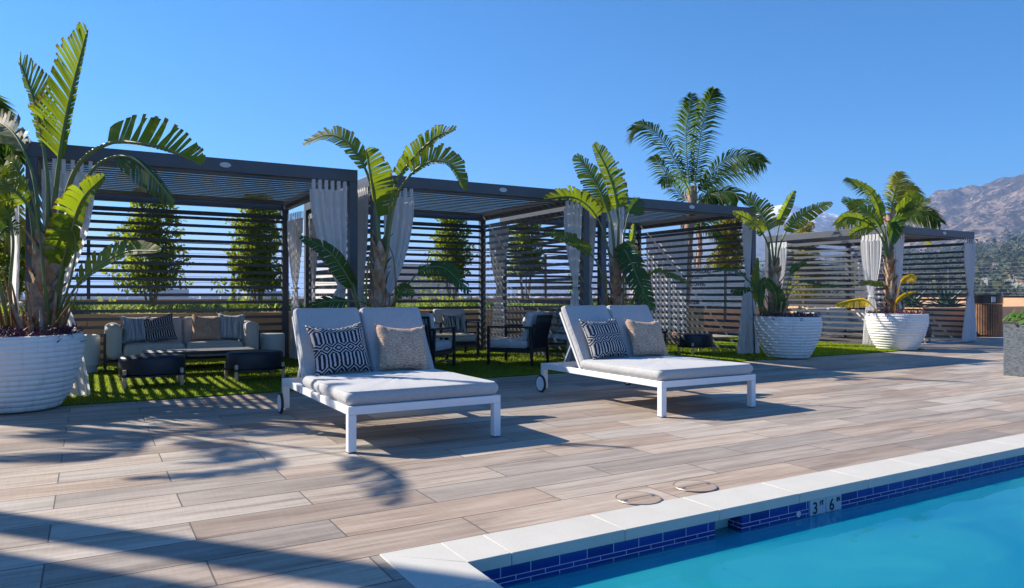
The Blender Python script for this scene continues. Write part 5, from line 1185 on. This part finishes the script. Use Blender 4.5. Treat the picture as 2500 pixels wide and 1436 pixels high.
def foxtail(x, y, seed):
    r = random.Random(seed); m = MB()
    for k in range(11):
        a = r.random() * 6.28; o = Vector((math.cos(a), math.sin(a), 0)) * r.uniform(.05, .22); hh = r.uniform(.25, .45); C = [Vector((0, 0, 0)) + o * .2, o * .6 + UP * hh * .6, o + UP * hh]
        for q in range(70):
            f = (q + .5) / 70; c = (C[0].lerp(C[1], f * 2) if f < .5 else C[1].lerp(C[2], f * 2 - 1)); rr = .045 * math.sin(math.pi * min(1, f * .9 + .1)) ** .5
            d = Vector((r.uniform(-1, 1), r.uniform(-1, 1), r.uniform(.2, 1.2))).normalized() * rr * 1.3; w = d.cross(UP + Vector((.1, 0, 0))).normalized() * .006
            m.add([c - w, c + w, c + d], [(0, 1, 2)], 0, [(.2, .2)] * 3)
    return m.build('foxtail_fern', M['lime'], loc=(x, y, BW - .09), sharp=False)
fx = [(190, 'behind the leftmost plant base'), (262, 'left of the taupe sofa'), (575, 'above the rightmost sofa pillow'), (600, 'behind the grey pillow of the taupe sofa'), (668, 'beside the tied curtain of the nearest cabana'), (1040, 'right of the plant at the second cabana'), (1085, 'under the thin stems behind the second cabana'), (1120, 'left of the second cabana back post'), (1150, 'just left of the second cabana back post')]
for i, (px, w_) in enumerate(fx):
    o = foxtail(col_px(px, 13.75), 13.75 + .05 * (i % 3), 50 + i); tag(o, 'lime green foxtail fern in the planting bed, %s' % w_, 'fern', 'foxtail ferns in the planting bed')
def agave(x, y, z, s, label, seed):
    r = random.Random(seed); m = MB()
    for k in range(26):
        a = k * 2.4; el = R(12 + 62 * k / 26); L_ = s * r.uniform(.8, 1.05); o = Vector((math.cos(a), math.sin(a), 0)); sd_ = Vector((-o.y, o.x, 0))
        rows = []
        for q in range(6):
            f = q / 5; w = .055 * s / .6 * (.7 + 1.2 * f - 2.0 * f * f + .1) if f < 1 else 0; w = max(w, .001)
            c = o * (L_ * f * math.cos(el)) + UP * (L_ * f * math.sin(el) - .25 * L_ * f * f * (1 - k / 26)) ; nn = UP * math.cos(el) - o * math.sin(el)
            rows += [c - sd_ * w + nn * w * .5, c, c + sd_ * w + nn * w * .5]
        m.add(rows, [(3 * i + j, 3 * i + j + 1, 3 * i + j + 4, 3 * i + j + 3) for i in range(5) for j in range(2)], 0, None, True)
    return tag(m.build('agave', M['agave'], loc=(x, y, z)), label, 'agave', 'blue green agaves in the planting beds')
for i, (x, y, z, s, lab) in enumerate(((20.1, 12.2, .66, .8, 'large blue agave left of the pair behind the farthest cabana'), (22.3, 12.4, .66, .85, 'large blue agave right of the pair behind the farthest cabana'), (19.4, 11.6, .66, .5, 'small agave at the corner of the right planter'), (21.3, 11.7, .66, .5, 'small agave between the two large ones'),
    (11.0, 13.9, .70, .6, 'agave below the left edge of the pool rule sign'), (11.9, 13.75, .70, .45, 'low agave under the pool rule sign'), (12.8, 13.8, .70, .45, 'low agave under the spa caution sign'))):
    agave(x, y, z, s, lab, i)

# signs
def sign(x, y, z0, w, h, label, lines, bars):
    t = thing('rule_sign', (x, y, z0), label, 'sign', 'white pool rule signs')
    m = MB(); m.box(0, w, 0, .02, 0, h); m.build('panel', M['sign'], t, bevel=.002)
    m = MB(); m.box(-.03, -.005, -.002, .03, -.3, h + .02); m.box(w + .005, w + .03, -.002, .03, -.3, h + .02); m.build('frame', M['chair_black'], t)
    for (s, xx, zz, sz) in lines: text_mesh(s, sz, M['ink'], 'lettering', t, (xx, -.003, zz), (R(90), 0, 0), sx=.8, bold=.004)
    m = MB(); r = random.Random(len(label))
    for (xa, xb, za, zb, nn) in bars:
        for k in range(nn):
            z = za - (za - zb) * k / max(1, nn - 1); x_ = xa
            while x_ < xb - .02:
                l_ = r.uniform(.015, .06); m.box(x_, min(xb, x_ + l_), -.002, -.0005, z, z + .008); x_ += l_ + .01
    m.build('small_print', pm('grey_print', (0.22, 0.23, 0.25), .6), t)
    return t
YS = 13.60
xa, xb = col_px(1677, YS), col_px(1768, YS); zt_, zb_ = zpx(1720, 653, YS), zpx(1720, 756, YS); w_ = xb - xa; h_ = zt_ - zb_
sign(xa, YS, zb_, w_, h_, 'white pool rules sign reading NO LIFEGUARD ON DUTY behind the third cabana', [
    ('NO LIFEGUARD', .04, h_ * .86, .14), ('ON DUTY', .04, h_ * .72, .14), ('NO DIVING', .04, h_ * .56, .14), ('NO GLASS', .04, h_ * .13, .10), ('NO RUNNING', .04, h_ * .02, .10)], [(w_ * .55, w_ * .95, h_ * .84, h_ * .08, 14), (.04, w_ * .45, h_ * .48, h_ * .26, 4)])
xc_, xd = col_px(1772, YS), col_px(1838, YS)
sign(xc_ + .03, YS, zb_, xd - xc_, h_ * .94, 'white spa rules sign headed SPA CAUTION beside the lifeguard sign', [('SPA CAUTION', .04, h_ * .80, .15)], [(.04, (xd - xc_) * .9, h_ * .68, h_ * .05, 9)])
xe = col_px(1845, YS)
sign(xe, YS + .05, zpx(1850, 748, YS), .24, .24, 'small white sign ending in ONS right of the third cabana post', [('IONS', .03, .05, .12)], [])

column_tree(-4.85, 8.72, 0, 4.9, .75, 'clipped tree standing outside the picture beside the added shadow block', 1500, 77)  # unseen tree, its height set by where its shadow ends on the deck
# neighbours beyond the parapet
b = MB(); b.box(9.0, 12.6, 26, 34, -3, 2.1); o = b.build('rooftop_plant_room', M['pale_build']); tag(o, 'pale box shaped rooftop building beyond the second cabana', 'building')
m = MB(); m.box(8.85, 12.75, 25.9, 34.1, 2.101, 2.25); m.build('roof_edge', M['badge'], o)
# unseen post and block added at the left to throw the shadow band
t = thing('shadow_post', (-4.53, 9.2, 0), 'tall slim square post added left of the picture to throw a shadow band', 'shadow post'); m = MB(); m.box(-.22, 0, 0, .14, 0, 7.0); m.build('shaft', M['metal'], t); m = MB(); m.box(-.26, .06, -.06, .18, 7.001, 7.12); m.build('cap', M['metal'], t)
t = thing('shadow_block', (-7.66, 5.8, 0), 'unseen tan block added beyond the left edge of the terrace to shade the deck', 'building'); m = MB(); m.box(0, 3.05, 0, 3, 0, 7.2); m.build('wall', M['tan'], t); m = MB(); m.box(-.06, 3.11, -.06, 3.06, 7.201, 7.35); m.build('roof_edge', M['metal'], t)  # added block, out of view, shades the near deck corner

# ------------------------------------------------------------------ land beyond: plain, hills, mountains, city
def hash2(ix, iy, seed): 
    h = np.sin(ix * 127.1 + iy * 311.7 + seed * 74.7) * 43758.5453; return h - np.floor(h)
def vnoise(x, y, seed):
    ix, iy = np.floor(x), np.floor(y); fx_, fy_ = x - ix, y - iy; u, v = fx_ * fx_ * (3 - 2 * fx_), fy_ * fy_ * (3 - 2 * fy_)
    a, b_, c, d = hash2(ix, iy, seed), hash2(ix + 1, iy, seed), hash2(ix, iy + 1, seed), hash2(ix + 1, iy + 1, seed)
    return a + (b_ - a) * u + (c - a) * v + (a - b_ - c + d) * u * v
def ridged(x, y, seed, octs=6):
    s = 0; a = .5; 
    for k in range(octs): s = s + a * (1 - np.abs(2 * vnoise(x * 2 ** k, y * 2 ** k, seed + k) - 1)); a *= .5
    return s
def terrain(name, mat, az0, az1, na, r0, r1, nr, prof, label, zbase=-20, seed=1, nsc=600., nam=.35, peak=.6):
    """polar sheet of land round the terrace; prof(px) gives the crest's height in metres"""
    az = np.linspace(az0, az1, na); rr = np.linspace(0, 1, nr); A, Q = np.meshgrid(az, rr, indexing='ij'); Rr = r0 + (r1 - r0) * Q
    X = Rr * np.sin(A); Y = Rr * np.cos(A); H0 = np.array([prof(a) for a in az])[:, None]
    env = np.where(Q < peak, np.sin(np.clip(Q / peak, 0, 1) * np.pi / 2) ** 1.35, 1 - .7 * ((Q - peak) / (1 - peak)) ** 1.5)
    nz = ridged(X / nsc, Y / nsc, seed) - .55
    Z = H0 * env + nam * H0 * nz * np.clip(Q * 4, 0, 1) * (1.0 - .75 * np.exp(-((Q - peak) / .06) ** 2)) + zbase
    V = np.stack([X, Y, Z], -1).reshape(-1, 3); i, j = np.meshgrid(np.arange(na - 1), np.arange(nr - 1), indexing='ij'); k = (i * nr + j).reshape(-1)
    F = np.stack([k, k + 1, k + nr + 1, k + nr], 1)
    me = bpy.data.meshes.new(name); me.from_pydata(V.tolist(), [], F.tolist()); me.materials.append(mat); me.polygons.foreach_set('use_smooth', [True] * len(F)); me.update()
    o = bpy.data.objects.new(name, me); col.objects.link(o); return tag(struct(o), label)
def az_px(px): return math.atan((px - 1250) / FPX) + YAW
def prof_from(table, dist):        # table of (px, py) crest points -> height function of azimuth
    T_ = [(az_px(px), (718 - py) / FPX * dist * math.cos(az_px(px) - YAW)) for px, py in table]
    def f(a):
        if a <= T_[0][0]: return T_[0][1]
        for (a0, h0), (a1, h1) in zip(T_, T_[1:]):
            if a <= a1: return h0 + (h1 - h0) * (a - a0) / (a1 - a0)
        return T_[-1][1]
    return f
m = MB(); n = 48; ringv = []
rad = [0.0, 60, 400, 3000, 45000]
vs = [(0, 0, -22)]
for rr_ in rad[1:]:
    for k in range(n): a = 2 * math.pi * k / n; vs.append((rr_ * math.cos(a), rr_ * math.sin(a), -22))
fs = [(0, 1 + k, 1 + (k + 1) % n) for k in range(n)]
for q in range(len(rad) - 2):
    for k in range(n): o0 = 1 + q * n; o1 = o0 + n; fs.append((o0 + k, o1 + k, o1 + (k + 1) % n, o0 + (k + 1) % n))
m.add(vs, fs); tag(struct(m.build('ground', M['plain'])), 'wide flat plain below the terrace reaching the horizon')
PK = 5200
terrain('mountain', M['mountain'], az_px(2090), az_px(3600), 420, 1900, 8000, 200, prof_from([(2090, 640), (2180, 590), (2270, 492), (2300, 480), (2350, 478), (2400, 460), (2450, 450), (2500, 440), (2600, 425), (3000, 440), (3600, 500)], 5250), 'brown chaparral mountain at the right', seed=3, nsc=620., nam=.42)
terrain('snow_mountain', M['snow_mt'], az_px(1250), az_px(2700), 360, 5000, 8600, 110, prof_from([(1250, 700), (1500, 660), (1650, 610), (1750, 560), (1850, 520), (1895, 508), (1930, 503), (1965, 520), (1990, 512), (2040, 530), (2100, 545), (2200, 520), (2700, 560)], 7160), 'distant snow dusted mountain range', seed=9, nsc=1150., nam=.30)
terrain('hills', M['hill'], az_px(1500), az_px(3400), 260, 500, 4200, 120, prof_from([(1500, 712), (1700, 690), (1900, 660), (2100, 640), (2300, 620), (2400, 610), (2500, 600), (3400, 600)], 2700), 'wooded foothills at the right', seed=5, nsc=320., nam=.35)
terrain('far_ridge', M['mountain'], az_px(-900), az_px(1700), 200, 20000, 28000, 30, prof_from([(-900, 712), (0, 711), (300, 708), (550, 712), (900, 704), (1100, 700), (1350, 690), (1500, 680), (1700, 660)], 24800), 'faint low ridge on the hazy horizon', seed=12, nsc=5000., nam=.2)
# trees on the foothills as one wood, and scattered hillside houses
def hill_h(px, d):
    return 0
rg = random.Random(21)
bpy.context.view_layer.update()
dg = bpy.context.evaluated_depsgraph_get(); hills = bpy.data.objects['hills']
m = MB(); m2 = 0
from mathutils.bvhtree import BVHTree
bv = BVHTree.FromObject(hills, dg)
for k in range(6500):
    a = az_px(rg.uniform(1780, 2620)); d = 520 + 2400 * rg.random() ** 1.2; x, y = d * math.sin(a), d * math.cos(a)
    hit = bv.ray_cast(Vector((x, y, 900)), Vector((0, 0, -1)))
    if hit[0] is None: continue
    z = hit[0].z; s = rg.choice((3.5, 5, 6, 8, 12)) * rg.uniform(.8, 1.3) * (1 + .25 * (d / 1000)); hh = s * rg.uniform(.8, 2.0)
    if .6 * vnoise(np.array(x / 160.), np.array(y / 160.), 4) + .4 * vnoise(np.array(x / 45.), np.array(y / 45.), 8) < .46: continue
    mi = 0 if rg.random() < .7 else 1
    for q in range(34):
        f = rg.random(); w = s * .55 * (1 - .8 * f) ; th = rg.random() * 6.283; c = Vector((x + w * math.cos(th), y + w * math.sin(th), z + hh * f)); u = s * rg.uniform(.14, .26)
        P = [c + Vector((rg.uniform(-1, 1), rg.uniform(-1, 1), rg.uniform(-.8, .8))) * u for _ in range(3)]; m.add(P, [(0, 1, 2)], mi)
tag(m.build('wood', [M['far_tree'], M['far_tree2']]), 'dark green wood covering the foothills', 'wood', kind='stuff')
pl = [(2405, 700), (2433, 655), (2452, 662), (2470, 690), (2484, 697), (2492, 706), (2380, 690), (2300, 690), (2240, 700), (2330, 668)]
for i, (px, py) in enumerate(pl[:6]):
    dd = FW + RT * ((px - 1250) / FPX) + UP * (-(py - 718) / FPX); hit = bv.ray_cast(Vector((0, 0, CAM_H)), dd.normalized())
    if hit[0] is None: continue
    p = hit[0]; hm = MB(); s = rg.uniform(.8, 1.2)
    s *= .36; M.setdefault('house', pm('house_wall', (0.34, 0.32, 0.29), .9)); hm.box(-9 * s, 9 * s, -4, 4, -6, 2); ho = hm.build('hillside_house', M['house'], loc=p + Vector((0, 0, 5)))
    rf = MB(); rf.add([(-10 * s, -5, 2.05), (10 * s, -5, 2.05), (10 * s, 5, 2.05), (-10 * s, 5, 2.05), (-10 * s, 0, 4.2), (10 * s, 0, 4.2)], [(0, 1, 5, 4), (3, 4, 5, 2), (0, 4, 3), (1, 2, 5), (0, 3, 2, 1)]); rf.build('roof', M['roof_red'] if i % 2 else M['house'], ho)
    places = ['just right of the dark corner post', 'highest on the hillside near the right edge', 'mid slope close to the right edge', 'low among the trees below the smoke blue gully', 'under the red roofs at the right edge', 'lowest right, above the dark wall cap', 'behind the last curtain', 'seen between slats of the farthest cabana, right part', 'seen between slats just right of the yellow leaves', 'mid slope behind the farthest cabana slats']
    tag(ho, 'small pale house on the wooded foothill, %s' % places[i], 'house', 'houses on the foothills')
m = MB()
for k in range(900):
    a = az_px(rg.uniform(-400, 1750)); d = 500 + 5500 * rg.random(); x, y = d * math.sin(a), d * math.cos(a); w = rg.uniform(8, 30); h = rg.uniform(4, 16) if rg.random() < .93 else rg.uniform(18, 34)
    m.box(x - w, x + w, y - w * .6, y + w * .6, -22, -22 + h)
tag(m.build('city', M['city']), 'low hazy city spread over the plain', 'city', kind='stuff')

# ------------------------------------------------------------------ air
b = MB(); b.box(-44000, 44000, -30000, 44000, -23.2, 985)
hz = bpy.data.materials.new('haze_air'); hz.use_nodes = True; hn = hz.node_tree.nodes; hn.remove(hn['Principled BSDF'])
pv = hn.new('ShaderNodeVolumePrincipled'); pv.inputs['Color'].default_value = (0.40, 0.58, 0.95, 1); pv.inputs['Density'].default_value = 1.25e-4; pv.inputs['Anisotropy'].default_value = 0.2
hz.node_tree.links.new(pv.outputs[0], hn['Material Output'].inputs['Volume'])
HAZE = True
if HAZE: tag(b.build('haze', hz), 'thin blue air over the plain and mountains', 'haze', kind='stuff')
